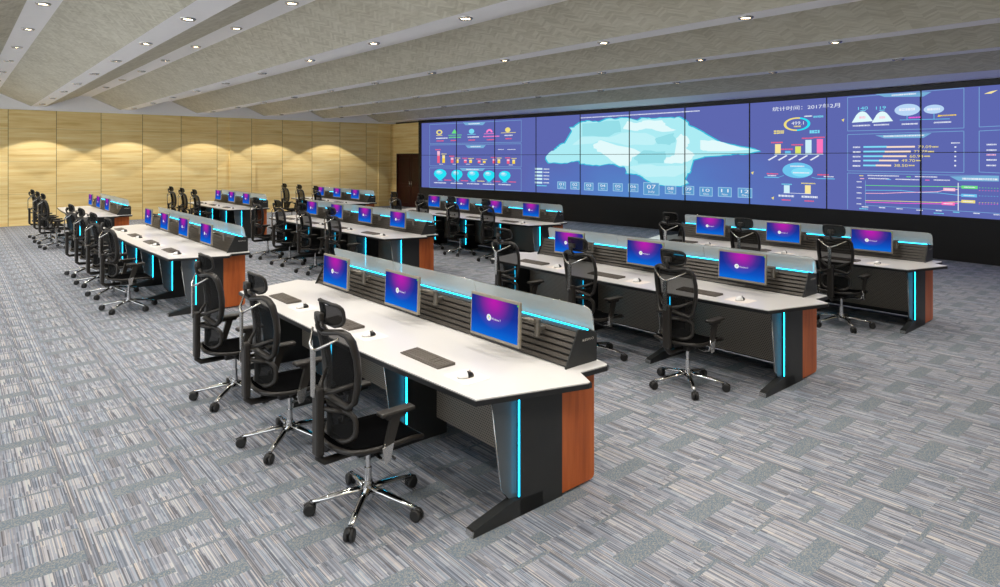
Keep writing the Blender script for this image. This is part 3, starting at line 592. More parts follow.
  ('l','frame',(-6.994,3.017),(-4.38,3.023),0.014),('l','frame',(-6.994,2.062),(-4.38,2.065),0.014),('l','frame',(-6.994,3.017),(-6.994,2.062),0.014),('l','frame',(-4.38,3.023),(-4.38,2.065),0.014),
  ('l','frame',(-6.994,2.004),(-3.713,2),0.014),('l','frame',(-6.994,2.004),(-6.994,1.055),0.014),('l','frame',(-4.082,4.012),(-4.082,3.104),0.014),('l','frame',(-4.082,3.104),(-3.695,3.111),0.014),
  ('l','frame',(-4.082,3.013),(-3.695,3.022),0.014),('l','frame',(-4.082,3.013),(-4.082,2.082),0.014),('l','frame',(-4.082,2.082),(-3.695,2.067),0.014),('p','head',[(-6.306,4.03),(-5.04,3.982),(-5.214,3.883),(-6.088,3.94)]),
  ('s','white',-5.921,-5.37,3.944,3.989),('p','head',[(-6.306,2.977),(-5.04,2.994),(-5.214,2.886),(-6.088,2.898)]),('s','white',-6.112,-5.192,2.925,2.97),
  ('p','mapw',[(-6.884,3.325),(-6.771,3.518),(-6.72,3.572),(-6.669,3.599),(-6.618,3.605),(-6.568,3.594),(-6.518,3.561),(-6.468,3.502),(-6.36,3.344)]),('s','lpink',-6.694,-6.543,3.414,3.488),
  ('p','mapw',[(-6.389,3.304),(-6.281,3.492),(-6.232,3.544),(-6.184,3.571),(-6.136,3.577),(-6.088,3.566),(-6.04,3.534),(-5.992,3.477),(-5.888,3.322)]),('s','lpink',-6.208,-6.064,3.391,3.463),
  ('t','cyan',-6.725,-6.483,3.649,3.728,'140'),('t','cyan',-6.286,-6.054,3.633,3.711,'119'),('r','cyan',-6.669,-6.538,3.617,3.633),('r','cyan',-6.208,-6.083,3.601,3.616),
  ('s','white',-6.858,-6.424,3.217,3.264),('s','white',-6.34,-5.973,3.218,3.265),('e','ellip',-5.853,-5.283,3.438,3.729,0,0,360),('e','ellip',-5.205,-4.775,3.456,3.671,0,0,360),
  ('s','white',-5.748,-5.383,3.554,3.634),('s','white',-5.127,-4.851,3.529,3.597),('l','lblue',(-5.734,3.341),(-4.658,3.318),0.014),('l','lblue',(-5.568,3.448),(-5.568,3.338),0.014),
  ('l','lblue',(-4.984,3.466),(-4.984,3.329),0.014),('s','magenta',-5.532,-5.236,3.369,3.408),('s','yel',-4.898,-4.522,3.383,3.421),('p','yel',[(-4.911,3.379),(-4.881,3.431),(-4.847,3.38)]),
  ('s','white',-5.688,-5.325,3.212,3.257),('s','white',-4.988,-4.625,3.221,3.265),('r','aqua2',-6.588,-6.033,2.664,2.706),('r','cream2',-6.033,-5.392,2.656,2.697),
  ('s','white',-6.847,-6.654,2.656,2.704),('t','yellow',-5.325,-5.035,2.637,2.701,'79.09'),('s','yellow',-5.018,-4.889,2.646,2.685),('r','white',-4.561,-4.524,2.638,2.672),
  ('r','aqua2',-6.588,-6.076,2.544,2.586),('r','cream2',-6.076,-5.482,2.54,2.581),('s','white',-6.847,-6.654,2.534,2.582),('t','yellow',-5.414,-5.122,2.524,2.588,'72.78'),
  ('s','yellow',-5.105,-4.975,2.535,2.574),('r','white',-4.561,-4.524,2.529,2.562),('r','aqua2',-6.588,-6.119,2.424,2.466),('r','cream2',-6.119,-5.573,2.423,2.464),
  ('s','white',-6.847,-6.654,2.411,2.459),('t','yellow',-5.505,-5.21,2.41,2.475,'60.94'),('s','yellow',-5.192,-5.061,2.423,2.462),('r','white',-4.561,-4.524,2.419,2.453),
  ('r','aqua2',-6.588,-6.206,2.314,2.356),('r','cream2',-6.206,-5.757,2.316,2.357),('s','white',-6.847,-6.654,2.299,2.347),('t','yellow',-5.688,-5.387,2.305,2.37,'49.70'),
  ('s','yellow',-5.37,-5.236,2.319,2.358),('r','white',-4.561,-4.524,2.319,2.353),('r','aqua2',-6.588,-6.283,2.188,2.23),('r','cream2',-6.283,-5.921,2.191,2.233),
  ('s','white',-6.847,-6.654,2.171,2.219),('t','yellow',-5.85,-5.546,2.183,2.249,'38.50'),('s','yellow',-5.527,-5.392,2.198,2.238),('r','white',-4.561,-4.524,2.205,2.239),
  ('s','white',-4.625,-4.444,2.733,2.767),('s','white',-3.934,-3.743,2.68,2.721),('s','white',-3.934,-3.743,2.556,2.597),('s','lpink',-3.934,-3.743,2.451,2.492),
  ('s','white',-3.934,-3.743,2.336,2.378),('s','white',-3.934,-3.743,2.213,2.254),('p','cream',[(-3.984,3.842),(-3.861,3.887),(-3.717,3.911),(-3.842,3.84)]),
  
 ],
 'line_chart':[
  ('l','frame',(-6.55,1.819),(-6.55,1.18),0.012),('l','frame',(-6.55,1.18),(-3.695,1.167),0.012),('l','green',(-6.543,1.695),(-5.713,1.705),0.014),('l','green',(-5.713,1.705),(-4.913,1.723),0.014),
  ('l','green',(-4.913,1.723),(-4.425,1.734),0.014),('r','green',-5.725,-5.701,1.696,1.714),('r','green',-4.924,-4.903,1.714,1.732),('r','green',-4.435,-4.414,1.725,1.742),
  ('l','lblue',(-6.543,1.568),(-5.713,1.597),0.014),('l','lblue',(-5.713,1.597),(-5.313,1.563),0.014),('l','lblue',(-5.313,1.563),(-4.913,1.573),0.014),('l','lblue',(-4.913,1.573),(-4.499,1.536),0.014),
  ('l','lblue',(-4.499,1.536),(-4.425,1.539),0.014),('r','lblue',-5.725,-5.701,1.588,1.607),('r','lblue',-5.325,-5.302,1.554,1.572),('r','lblue',-4.924,-4.903,1.564,1.582),
  ('r','lblue',-4.51,-4.489,1.527,1.544),('r','lblue',-4.435,-4.414,1.53,1.548),('l','lpink',(-6.543,1.49),(-6.129,1.505),0.014),('l','lpink',(-6.129,1.505),(-5.713,1.542),0.014),
  ('l','lpink',(-5.713,1.542),(-4.913,1.598),0.014),('l','lpink',(-4.913,1.598),(-4.743,1.651),0.014),('l','lpink',(-4.743,1.651),(-4.499,1.668),0.014),('r','lpink',-6.141,-6.116,1.495,1.514),
  ('r','lpink',-5.725,-5.701,1.532,1.551),('r','lpink',-4.924,-4.903,1.589,1.607),('r','lpink',-4.753,-4.732,1.642,1.66),('r','lpink',-4.51,-4.489,1.659,1.677),
  ('l','yellow',(-6.543,1.304),(-5.713,1.33),0.014),('l','yellow',(-5.713,1.33),(-4.929,1.344),0.014),('l','yellow',(-4.929,1.344),(-4.499,1.382),0.014),
  ('l','yellow',(-4.499,1.382),(-4.425,1.386),0.014),('r','yellow',-5.725,-5.701,1.321,1.339),('r','yellow',-4.94,-4.918,1.335,1.353),('r','yellow',-4.51,-4.489,1.374,1.391),
  ('r','yellow',-4.435,-4.414,1.378,1.395),('l','magenta',(-6.543,1.266),(-5.713,1.282),0.014),('l','magenta',(-5.713,1.282),(-4.804,1.316),0.014),('l','magenta',(-4.804,1.316),(-4.499,1.347),0.014),
  ('r','magenta',-5.725,-5.701,1.272,1.291),('r','magenta',-4.815,-4.794,1.307,1.324),('r','magenta',-4.51,-4.489,1.339,1.356),('l','white',(-4.487,1.825),(-4.487,1.181),0.017),
  ('r','green',-4.422,-4.106,1.695,1.764),('s','white',-4.374,-4.152,1.715,1.743),('r','lpink',-4.789,-4.545,1.626,1.697),('s','white',-4.752,-4.581,1.647,1.675),
  ('r','lblue',-4.426,-4.119,1.505,1.574),('s','white',-4.379,-4.164,1.526,1.553),('r','yellow',-4.422,-4.152,1.367,1.435),('s','white',-4.381,-4.192,1.387,1.415),
  ('r','hot',-4.823,-4.554,1.294,1.365),('s','white',-4.782,-4.593,1.315,1.344),('r','green',-4.078,-4.052,1.721,1.731),('r','green',-4.021,-3.995,1.721,1.732),
  ('r','green',-3.964,-3.939,1.722,1.732),('r','green',-3.908,-3.882,1.722,1.732),('r','green',-3.852,-3.827,1.722,1.732),('r','green',-3.796,-3.771,1.722,1.732),
  ('r','green',-3.74,-3.716,1.722,1.732),('r','hot',-4.078,-4.052,1.66,1.67),('r','hot',-4.021,-3.995,1.66,1.67),('r','hot',-3.964,-3.939,1.661,1.671),('r','hot',-3.908,-3.882,1.661,1.671),
  ('r','hot',-3.852,-3.827,1.661,1.671),('r','hot',-3.796,-3.771,1.662,1.672),('r','hot',-3.74,-3.716,1.662,1.672),('r','lblue',-4.078,-4.052,1.537,1.548),
  ('r','lblue',-4.021,-3.995,1.538,1.548),('r','lblue',-3.964,-3.939,1.539,1.549),('r','lblue',-3.908,-3.882,1.54,1.55),('r','lblue',-3.852,-3.827,1.54,1.551),
  ('r','lblue',-3.796,-3.771,1.541,1.551),('r','lblue',-3.74,-3.716,1.542,1.552),('r','yellow',-4.078,-4.052,1.388,1.398),('r','yellow',-4.021,-3.995,1.389,1.399),
  ('r','yellow',-3.964,-3.939,1.39,1.4),('r','yellow',-3.908,-3.882,1.391,1.402),('r','yellow',-3.852,-3.827,1.393,1.403),('r','yellow',-3.796,-3.771,1.394,1.404),
  ('r','yellow',-3.74,-3.716,1.395,1.405),('r','magenta',-4.078,-4.052,1.357,1.367),('r','magenta',-4.021,-3.995,1.358,1.369),('r','magenta',-3.964,-3.939,1.36,1.37),
  ('r','magenta',-3.908,-3.882,1.361,1.371),('r','magenta',-3.852,-3.827,1.362,1.373),('r','magenta',-3.796,-3.771,1.364,1.374),('r','magenta',-3.74,-3.716,1.365,1.375),
  ('s','white',-6.743,-6.616,1.767,1.802),('s','white',-6.743,-6.616,1.623,1.658),('s','white',-6.743,-6.616,1.478,1.513),('s','white',-6.743,-6.616,1.342,1.377),
  ('s','white',-6.743,-6.616,1.194,1.229),('s','white',-6.613,-6.451,1.125,1.16),('s','white',-6.199,-6.044,1.131,1.165),('s','white',-5.798,-5.649,1.127,1.16),
  ('s','white',-5.353,-5.209,1.123,1.155),('s','white',-4.935,-4.798,1.14,1.172),('s','cyan',-4.581,-4.448,1.128,1.16),('s','white',-4.181,-4.054,1.129,1.16),
  ('s','white',-3.797,-3.676,1.126,1.156),('s','cyan',-6.672,-6.451,1.075,1.106),('s','cyan',-4.976,-4.758,1.077,1.106),('r','yellow',-6.676,-6.572,1.932,1.951),
  ('s','white',-6.47,-5.73,1.936,1.97),('r','lpink',-6.657,-6.554,1.858,1.878),('s','white',-6.451,-5.953,1.861,1.896),('r','green',-5.565,-5.471,1.931,1.949),
  ('s','white',-5.379,-4.898,1.933,1.965),('r','lblue',-6.009,-5.912,1.853,1.871),('s','white',-5.815,-5.281,1.857,1.89),('r','hot',-5.155,-5.065,1.862,1.88),
  ('s','white',-4.976,-4.635,1.863,1.895),('p','head',[(-4.645,1.971),(-3.695,2.007),(-3.695,1.88),(-4.469,1.871)]),('s','white',-4.395,-3.709,1.897,1.951),
  
 ],
}
# ------------------------------------------------------------------ the room
WX = -28.36                  # wood wall plane
XR, YF = 7.0, -7.0           # how far floor and ceiling run past the camera
YB = 18.6
mb = MB(); mb.box(WX - 0.2, XR, YF, YB, -0.1, 0.0)
tag(mb.build('floor', M['carpet']), kind='structure')

mb = MB(); mb.box(WX - 0.2, WX, YF, 17.25, 0.0, 4.11)
tag(mb.build('wall_left', M['wood_wall']), kind='structure')
mb = MB(); mb.box(WX, WX + 0.10, 9.05, 10.10, 0.0, 4.11)
tag(mb.build('trim_1', M['wood_wall']), kind='structure')
mb = MB(); mb.box(WX, WX + 0.06, 16.2, 16.75, 0.0, 4.11)
tag(mb.build('trim_2', M['wood_wall']), kind='structure')
mb = MB(); mb.box(WX - 0.2, WX, YF, YB, 4.125, 5.0); mb.box(WX - 0.19, WX - 0.03, YF, YB, 4.10, 4.13)
tag(mb.build('trim_3', M['plaster']), kind='structure')
# short wall with the door, beside the video wall
DX0, DX1, DY = -28.02, -25.45, 17.08
mb = MB()
mb.box(WX, DX0, DY, DY + 0.15, 0.0, 4.11); mb.box(DX0, DX1, DY, DY + 0.15, 2.62, 4.11)
mb.box(DX1, DX1 + 0.3, DY, DY + 0.15, 0.0, 4.11)
tag(mb.build('wall_back', M['wood_wall']), kind='structure')
mb = MB()
xm = -26.72
for a, b_ in ((DX0 + 0.06, xm - 0.006), (xm + 0.006, DX1 - 0.06)):
    mb.box(a, b_, DY + 0.03, DY + 0.08, 0.01, 2.56)
    for z0, z1 in ((0.2, 1.0), (1.15, 2.4)):
        mb.box(a + 0.14, b_ - 0.14, DY + 0.015, DY + 0.04, z0, z1, bevel=0.012)
mb.box(DX0, DX0 + 0.06, DY - 0.02, DY + 0.12, 0.0, 2.62); mb.box(DX1 - 0.06, DX1, DY - 0.02, DY + 0.12, 0.0, 2.62)
mb.box(DX0, DX1, DY - 0.02, DY + 0.12, 2.56, 2.62)
door = tag(mb.build('door_1', M['door']), kind='structure')
for dx in (-0.09, 0.09):
    h = MB(); h.tube([(xm + dx, DY + 0.03, 1.0), (xm + dx, DY - 0.03, 1.02), (xm + dx, DY - 0.03, 1.28), (xm + dx, DY + 0.03, 1.30)], 0.012)
    h.build('door_handle', M['silver'], door)
mb = MB(); mb.box(WX, DX1 + 0.3, DY + 0.15, DY + 0.35, 0.0, 4.2); mb.box(-25.6, XR, YB, YB + 0.15, 0.0, 4.25)
tag(mb.build('wall_back', M['base_black']), kind='structure')
mb = MB(); mb.box(WX, WX + 0.02, YF, 9.05, 0.0, 0.06); mb.box(WX, WX + 0.02, 10.10, 16.2, 0, 0.06)
tag(mb.build('baseboard_left', M['wood_wall']), kind='structure')

mb = MB(); mb.box(XR - 0.15, XR, YF, YB, 0.0, 4.25)  # unseen wall, added to block world light from the right
tag(mb.build('wall_right_unseen', M['wood_wall']), kind='structure')
# saw-tooth ceiling: woven slopes between low and high white strips that carry the downlights
PER, Y0, ZL, ZH = 2.775, 2.40, 4.25, 4.68
mb = MB()
prof = []           # (y0,z0,y1,z1,material)
for k in range(-4, 5):
    c = Y0 + PER * k
    prof.append((c - 0.2, ZL, c + 0.2, ZL, 1))
    prof.append((c + 0.2, ZL, c + 1.22, ZH, 0))
    prof.append((c + 1.22, ZH, c + 1.62, ZH, 1))
    prof.append((c + 1.62, ZH, c + PER - 0.2 if k < 4 else 16.25, ZL if k < 4 else 4.20, 0))
prof.append((16.25, 4.20, YB, 4.17, 1))
x0, x1 = WX, XR
for y0, z0, y1, z1, m_ in prof:
    mb.quad([(x0, y0, z0), (x0, y1, z1), (x1, y1, z1), (x1, y0, z0)], m_)
mb.box(x0, x1, YF - 2, YB, 5.0, 5.1, 1)
tag(mb.build('ceiling', [M['weave'], M['plaster']]), kind='structure')

# ------------------------------------------------------------------ video wall
def arc_y(x): return 18.15 - (x + 11.5) ** 2 / 150.0
SX0, SX1 = -25.46, 2.46
SZ0, SZ1 = 1.03, 4.03
def wall_solid(mb, xa, xb, z0, z1, front, back, m=0, step=0.5):
    n = max(1, int(math.ceil((xb - xa) / step)))
    xs = [xa + (xb - xa) * i / n for i in range(n + 1)]
    vs = []
    for x in xs:
        y = arc_y(x)
        vs += [(x, y - front, z0), (x, y - front, z1), (x, y + back, z1), (x, y + back, z0)]
    fs = [(0, 1, 2, 3), tuple(4 * n + i for i in (3, 2, 1, 0))]
    for i in range(n):
        a = 4 * i
        for k in range(4):
            k2 = (k + 1) % 4
            fs.append((a + k, a + 4 + k, a + 4 + k2, a + k2))
    mb.raw(vs, fs, m)
vw = empty('video_wall', (-11.5, 18.15, 0))
tag(vw, 'huge curved video wall of tiled blue displays with a pale map and charts, above a black base', 'video wall')
def vbuild(mb, name, mats, parent=vw):
    o = mb.build(name, mats); o.parent = parent
    if parent is vw: o.location = (11.5, -18.15, 0)
    return o
mb = MB(); wall_solid(mb, SX0 - 0.14, SX1 + 0.14, 0.0, SZ0 - 0.01, 0.0, 0.4)
vbuild(mb, 'base_cabinet', M['base_black'])
mb = MB(); wall_solid(mb, SX0 - 0.14, SX1 + 0.14, SZ1, SZ1 + 0.13, 0.04, 0.4)
wall_solid(mb, SX0 - 0.14, SX0, SZ0 - 0.01, SZ1, 0.04, 0.4); wall_solid(mb, SX1, SX1 + 0.14, SZ0 - 0.01, SZ1, 0.04, 0.4)
wall_solid(mb, SX0, SX1, SZ0 - 0.01, SZ1, -0.06, 0.4)
vbuild(mb, 'screen_frame', M['screen_black'])
seams = [-25.46, -23.15, -20.88, -18.62, -16.42, -14.22, -12.02, -9.80, -7.55, -5.29, -3.05, -0.85, 1.0, 2.46]
for i in range(len(seams) - 1):
    for z0, z1 in ((SZ0, (SZ0 + SZ1) / 2 - 0.008), ((SZ0 + SZ1) / 2 + 0.008, SZ1)):
        mb = MB(); wall_solid(mb, seams[i] + 0.022, seams[i + 1] - 0.022, z0, z1, 0.0, 0.05)
        vbuild(mb, 'display_panel', M['wall_blue'])

def flat_to_wall(name, items):
    mats = []; idx = {}
    base = 0.04 if name == 'calendar_graphic' else 0.004
    mb = MB()
    random.seed(hash_name(name))
    for n, it in enumerate(items):
        kind, col = it[0], it[1]
        if col not in idx: idx[col] = len(mats); mats.append(pxm(col))
        mi = idx[col]; off = base + 0.0007 * n
        polys = []
        if kind == 'r':
            x0, x1, z0, z1 = it[2:6]; polys.append([(x0, z0), (x1, z0), (x1, z1), (x0, z1)])
        elif kind == 's':        # rows of tiny marks standing for unreadable small print
            x0, x1, z0, z1 = it[2:6]; h = z1 - z0; x = x0
            rows = max(1, int(round(h / 0.09))) if h > 0.13 else 1
            rh = h / rows
            for rr in range(rows):
                x = x0; za = z0 + rh * rr + rh * 0.12; zb = z0 + rh * (rr + 1) - rh * 0.12
                while x < x1 - 0.01:
                    w = min(x1 - x, random.uniform(0.6, 1.3) * (zb - za))
                    q = random.random()
                    if q < 0.45: polys.append([(x, za), (x + w * .85, za), (x + w * .85, zb), (x, zb)])
                    elif q < 0.75:
                        mz = (za + zb) / 2; polys.append([(x, za), (x + w * .85, za), (x + w * .85, mz - (zb - za) * .1), (x, mz - (zb - za) * .1)])
                        polys.append([(x, mz + (zb - za) * .1), (x + w * .85, mz + (zb - za) * .1), (x + w * .85, zb), (x, zb)])
                    else:
                        polys.append([(x, za), (x + w * .3, za), (x + w * .3, zb), (x, zb)]); polys.append([(x + w * .5, za), (x + w * .85, za), (x + w * .85, zb), (x + w * .5, zb)])
                    x += w
        elif kind == 'p':
            polys.append(it[2])
        elif kind == 'l':
            (xa, za), (xb, zb), th = it[2:5]
            dx, dz = xb - xa, zb - za; L_ = math.hypot(dx, dz) or 1; nx, nz = -dz / L_ * th / 2, dx / L_ * th / 2
            polys.append([(xa + nx, za + nz), (xa - nx, za - nz), (xb - nx, zb - nz), (xb + nx, zb + nz)])
        elif kind == 'e':
            x0, x1, z0, z1, inner, a0, a1 = it[2:9]
            cx, cz, rx, rz = (x0 + x1) / 2, (z0 + z1) / 2, (x1 - x0) / 2, (z1 - z0) / 2
            N = 28
            P_ = [(math.cos(math.radians(a0 + (a1 - a0) * i / N)), math.sin(math.radians(a0 + (a1 - a0) * i / N))) for i in range(N + 1)]
            if inner:
                for a, b_ in zip(P_, P_[1:]):
                    polys.append([(cx + a[0] * rx, cz + a[1] * rz), (cx + b_[0] * rx, cz + b_[1] * rz), (cx + b_[0] * rx * inner, cz + b_[1] * rz * inner), (cx + a[0] * rx * inner, cz + a[1] * rz * inner)])
            else: polys.append([(cx + a[0] * rx, cz + a[1] * rz) for a in P_[:-1]])
        bm = bmesh.new()
        if kind == 't':
            x0, x1, z0, z1, st = it[2:7]
            vs, fs, asp = text_geo(st)
            bv = [bm.verts.new((x0 + v[0] * (x1 - x0), 0, z0 + v[1] * (z1 - z0))) for v in vs]
            for f_ in fs:
                try: bm.faces.new([bv[i] for i in f_])
                except ValueError: pass
        for P_ in polys:
            bv = [bm.verts.new((x, 0, z)) for x, z in P_]
            try: bm.faces.new(bv)
            except ValueError: pass
        if any(len(f_.verts) > 4 for f_ in bm.faces):
            bmesh.ops.triangulate(bm, faces=[f_ for f_ in bm.faces if len(f_.verts) > 4])
        xs = [v.co.x for v in bm.verts]
        if not xs: bm.free(); continue
        if max(xs) - min(xs) > 0.2:
            c = math.floor(min(xs) / 0.2) * 0.2 + 0.2
            while c < max(xs):
                bmesh.ops.bisect_plane(bm, geom=list(bm.verts) + list(bm.edges) + list(bm.faces), plane_co=(c, 0, 0), plane_no=(1, 0, 0))
                c += 0.2
        for v in bm.verts: v.co.y = arc_y(v.co.x) - off
        mb.addbm(bm, mi)
    o = vbuild(mb, name, mats)
    return o
def hash_name(s): return sum(ord(c) * (i + 1) for i, c in enumerate(s))
for k_, items in GFX.items(): flat_to_wall(k_, items)
# thin black bezels of the tiled displays
mb = MB()
for x in seams[1:-1]: wall_solid(mb, x + 0.04, x + 0.066, SZ0, SZ1, 0.115, -0.095)
wall_solid(mb, SX0, SX1, (SZ0 + SZ1) / 2 - 0.008, (SZ0 + SZ1) / 2 + 0.008, 0.115, -0.095)
vbuild(mb, 'display_bezel', M['screen_black'])

# ------------------------------------------------------------------ consoles
BAY = 1.40
TZ = 0.88                    # worktop height
def console(n):
    L = BAY * n + 0.10
    root = empty('control_console', (0, 0, 0))
    mir = lambda x: -L - x
    # outline of the top, from the front right corner round to the back (x right, y towards the video wall)
    def outline(g):
        pts = [(0.02 + g * 0.6, 0.015 - g), (0.265 + g, 0.785), (0.262 + g, 0.81 + g * .6), (0.09 + g, 0.90 + g * .5), (0.09 + g, 0.92), (0.105 + g, 1.165), (0.09 + g * .7, 1.19 + g * .7), (-0.05, 1.225 + g)]
        left = [(mir(x), y) for x, y in reversed(pts)]
        front = [(-L / 2 + (L / 2 - 0.12) * t, -0.05 - g + 0.06 * t * t) for t in (-0.92, -0.6, -0.3, 0, 0.3, 0.6, 0.92)]
        return pts + left + front
    m = MB(); m.prism(outline(0.011), 'z', TZ - 0.039, TZ - 0.007); m.build('worktop_edge', M['edge_black'], root)
    m = MB(); m.prism(outline(0.0), 'z', TZ - 0.009, TZ); m.build('worktop', M['top_white'], root)
    ZU = TZ - 0.039
    # legs: black column on a splayed foot, a pale gusset lit by a strip at its front
    def leg(x, first, last):
        w = 0.10 if (first or last) else 0.06
        x1 = x if not last else -L + w; x0 = x1 - w
        m = MB()
        m.prism([(x0, 0.41), (x1, 0.41), (x1, 0.81), (x0, 0.81)], 'z', 0.0, ZU)
        m.build('end_column' if (first or last) else 'leg_column', M['console_black'], root)
        xc = x1 - 0.036
        m = MB()
        m.prism([(0.62, 0.0), (0.62, 0.10), (0.42, 0.115), (0.36, 0.12), (0.05, 0.055), (0.02, 0.045), (0.01, 0.0), (0.08, 0.0), (0.34, 0.0)], 'x', xc - 0.036, xc + 0.036)
        ft = m.build('foot', M['console_black'], root)
        m = MB(); m.box(xc - 0.034, xc + 0.034, 0.003, 0.014, 0.004, 0.044); m.build('foot_cap', M['silver'], ft)
        xg = x1 - 0.044
        m = MB(); m.prism([(0.412, ZU), (0.185, ZU), (0.27, 0.20), (0.335, 0.125), (0.412, 0.115)], 'x', xg - 0.006, xg + 0.006)
        gs = m.build('gusset', M['gusset'], root)
        m = MB(); m.tube([(xg + 0.006, 0.185, ZU), (xg + 0.006, 0.27, 0.20), (xg + 0.006, 0.335, 0.125)], 0.004, seg=6); m.build('gusset_trim', M['silver'], gs)
        m = MB(); m.box(x1 - 0.010, x1 - 0.004, 0.398, 0.406, 0.13, ZU - 0.006); m.build('light_strip', M['led'], root)
    for i in range(n): leg(-BAY * i, i == 0, False)
    leg(-L, False, True)
    for x in (0.0, -L):      # wood end panels with a rounded lower back corner
        x0, x1 = (x - 0.03, x) if x == 0 else (x, x + 0.03)
        pts = [(0.81, ZU), (0.81, 0.02)] + arc(1.11, 0.06, 0.04, -90, 0, 4) + [(1.15, ZU)]
        m = MB(); m.prism(pts, 'x', x0, x1); m.build('wood_end_panel', M['end_wood'], root)
    m = MB(); m.box(-L + 0.03, -0.03, 1.10, 1.13, 0.02, ZU); m.build('back_panel', M['console_black'], root)
    for i in range(n):
        a = -BAY * i - (0.10 if i == 0 else 0.06); b_ = -BAY * (i + 1) if i < n - 1 else -L + 0.10
        m = MB(); m.box(b_ + 0.004, a - 0.004, 0.70, 0.712, 0.16, ZU); m.build('modesty_panel', M['perf'], root)
        m = MB(); m.box(b_ + 0.004, a - 0.004, 0.45, 0.70, ZU - 0.05, ZU); m.build('cable_tray', M['console_black'], root)
    # raised slatted back with side cheeks
    U0, U1 = -L + 0.11, -0.03
    ZT0 = TZ
    m = MB(); m.prism([(0.91, ZT0), (1.19, ZT0), (1.19, ZT0 + 0.215), (1.025, ZT0 + 0.235)], 'x', U0, U1); m.build('slat_backing', M['edge_black'], root)
    m = MB()
    for k in range(6):
        t0 = (k + 0.10) / 6; t1 = (k + 0.80) / 6
        ya, za = 0.905 + 0.115 * t0, ZT0 + 0.003 + 0.236 * t0; yb, zb = 0.905 + 0.115 * t1, ZT0 + 0.003 + 0.236 * t1
        m.prism([(ya - 0.002, za), (ya - 0.014, za + 0.004), (yb - 0.012, zb), (yb + 0.004, zb + 0.002)], 'x', U0 + 0.002, U1 - 0.002)
    m.build('slats', M['slat'], root)
    m = MB(); m.box(U0, U1, 1.018, 1.19, ZT0 + 0.215, ZT0 + 0.238); m.build('top_rail', M['console_black'], root)
    for s_ in (0, 1):
        xa = U1 if s_ == 0 else U0 - 0.012
        m = MB(); m.prism([(0.865, ZT0), (1.20, ZT0), (1.20, ZT0 + 0.20), (1.19, ZT0 + 0.218), (1.01, ZT0 + 0.262), (0.995, ZT0 + 0.257)], 'x', xa, xa + 0.012)
        ck = m.build('side_cheek', M['console_black'], root)
        vs, fs, asp = text_geo('KESINO')
        m = MB()
        if s_ == 0: m.raw([(xa + 0.0125, 1.045 + v[0] * 0.12, ZT0 + 0.168 + v[1] * 0.017) for v in vs], fs)
        else: m.raw([(xa - 0.0005, 1.165 - v[0] * 0.12, ZT0 + 0.168 + v[1] * 0.017) for v in vs], fs)
        m.build('lettering', M['logo_white'], ck)
    # frosted glass screens, one per bay, lit from below
    cuts = [U1 + 0.03 + (U0 - U1 - 0.06) * i / n for i in range(n + 1)]
    GB = ZT0 + 0.232
    for i in range(n):
        b_, a = cuts[i] - 0.004, cuts[i + 1] + 0.004
        N = 7
        yz = [(1.15, GB), (1.147, GB + .045), (1.14, GB + .09), (1.13, GB + .13), (1.123, GB + .15), (1.116, GB + .168), (1.11, GB + .18)]
        vs = []; fs = []
        ztop = GB + .18; r = 0.05
        for (yy, zz) in yz:
            ins = 0.0
            if zz > ztop - r: ins = r - math.sqrt(max(0, r * r - (zz - (ztop - r)) ** 2))
            xa = a + (ins if i == n - 1 else 0); xb = b_ - (ins if i == 0 else 0)
            vs += [(xa, yy, zz), (xb, yy, zz), (xa, yy + 0.006, zz), (xb, yy + 0.006, zz)]
        for k in range(N - 1):
            p = 4 * k; q = p + 4
            fs += [(p, p + 1, q + 1, q), (p + 2, q + 2, q + 3, p + 3), (p, q, q + 2, p + 2), (p + 1, p + 3, q + 3, q + 1)]
        fs += [(4 * (N - 1), 4 * (N - 1) + 1, 4 * (N - 1) + 3, 4 * (N - 1) + 2), (0, 2, 3, 1)]
        m = MB(); m.raw(vs, fs); gp = m.build('glass_screen', M['glass'], root)
        m = MB()
        line = [(vs[4 * k + 1][0], vs[4 * k + 1][1], vs[4 * k + 1][2]) for k in range(1, N)] if i == 0 else [vs[4 * (N - 1) + 1]]
        line = line + [vs[4 * (N - 1)]]
        if i == n - 1: line += [vs[4 * k] for k in range(N - 2, 0, -1)]
        m.tube(line, 0.0026, seg=5); m.build('glass_edge', M['silver'], gp)
        m = MB(); m.box(max(a, U0), min(b_, U1), 1.112, 1.120, GB + 0.006, GB + 0.013); m.build('light_strip', M['led_soft'], root)
    return root

PLACE = {}
CNAME = {'A': 'foreground console', 'B': 'second console on the right', 'C': 'rear right console by video wall',
         'D': 'four-seat console at left', 'E': 'four-seat console in the centre', 'F': 'four-seat console by video wall',
         'G': 'far left console by wood wall', 'H': 'far middle console by wood wall', 'I': 'farthest console near dark doors'}
for i_, key in enumerate('ABCDEFGHI'):
    PLACE[key] = ({'A': -3.20, 'C': -3.10}.get(key, (-3.18, -10.66, -19.58)[i_ // 3]), 2.50 + 3.70 * (i_ % 3), (3, 4, 3)[i_ // 3], CNAME[key])
CL = {
 'A': 'large white-topped control console in the foreground with orange wood end panel',
 'B': 'white-topped three-seat control console directly behind the foreground one, at the right',
 'C': 'white-topped three-seat control console at far right, closest to the video wall',
 'D': 'white-topped four-seat control console at left, behind the foreground chairs',
 'E': 'white-topped four-seat control console in the centre of the room',
 'F': 'white-topped four-seat control console in front of the left part of the video wall',
 'G': 'white-topped three-seat control console at far left in front of the wood wall',
 'H': 'white-topped three-seat control console by the wood wall, middle of the far three',
 'I': 'white-topped three-seat control console in the far corner near the dark doors',
}
protos = {}
for key, (x, y, n, nm) in PLACE.items():
    if n not in protos:
        r = console(n); protos[n] = (r, kid_map(r)); o = r
    else:
        o = copy_tree(protos[n][0], protos[n][1])
    o.location = (x, y, 0)
    tag(o, CL[key], 'control desk', 'control consoles in three blocks')

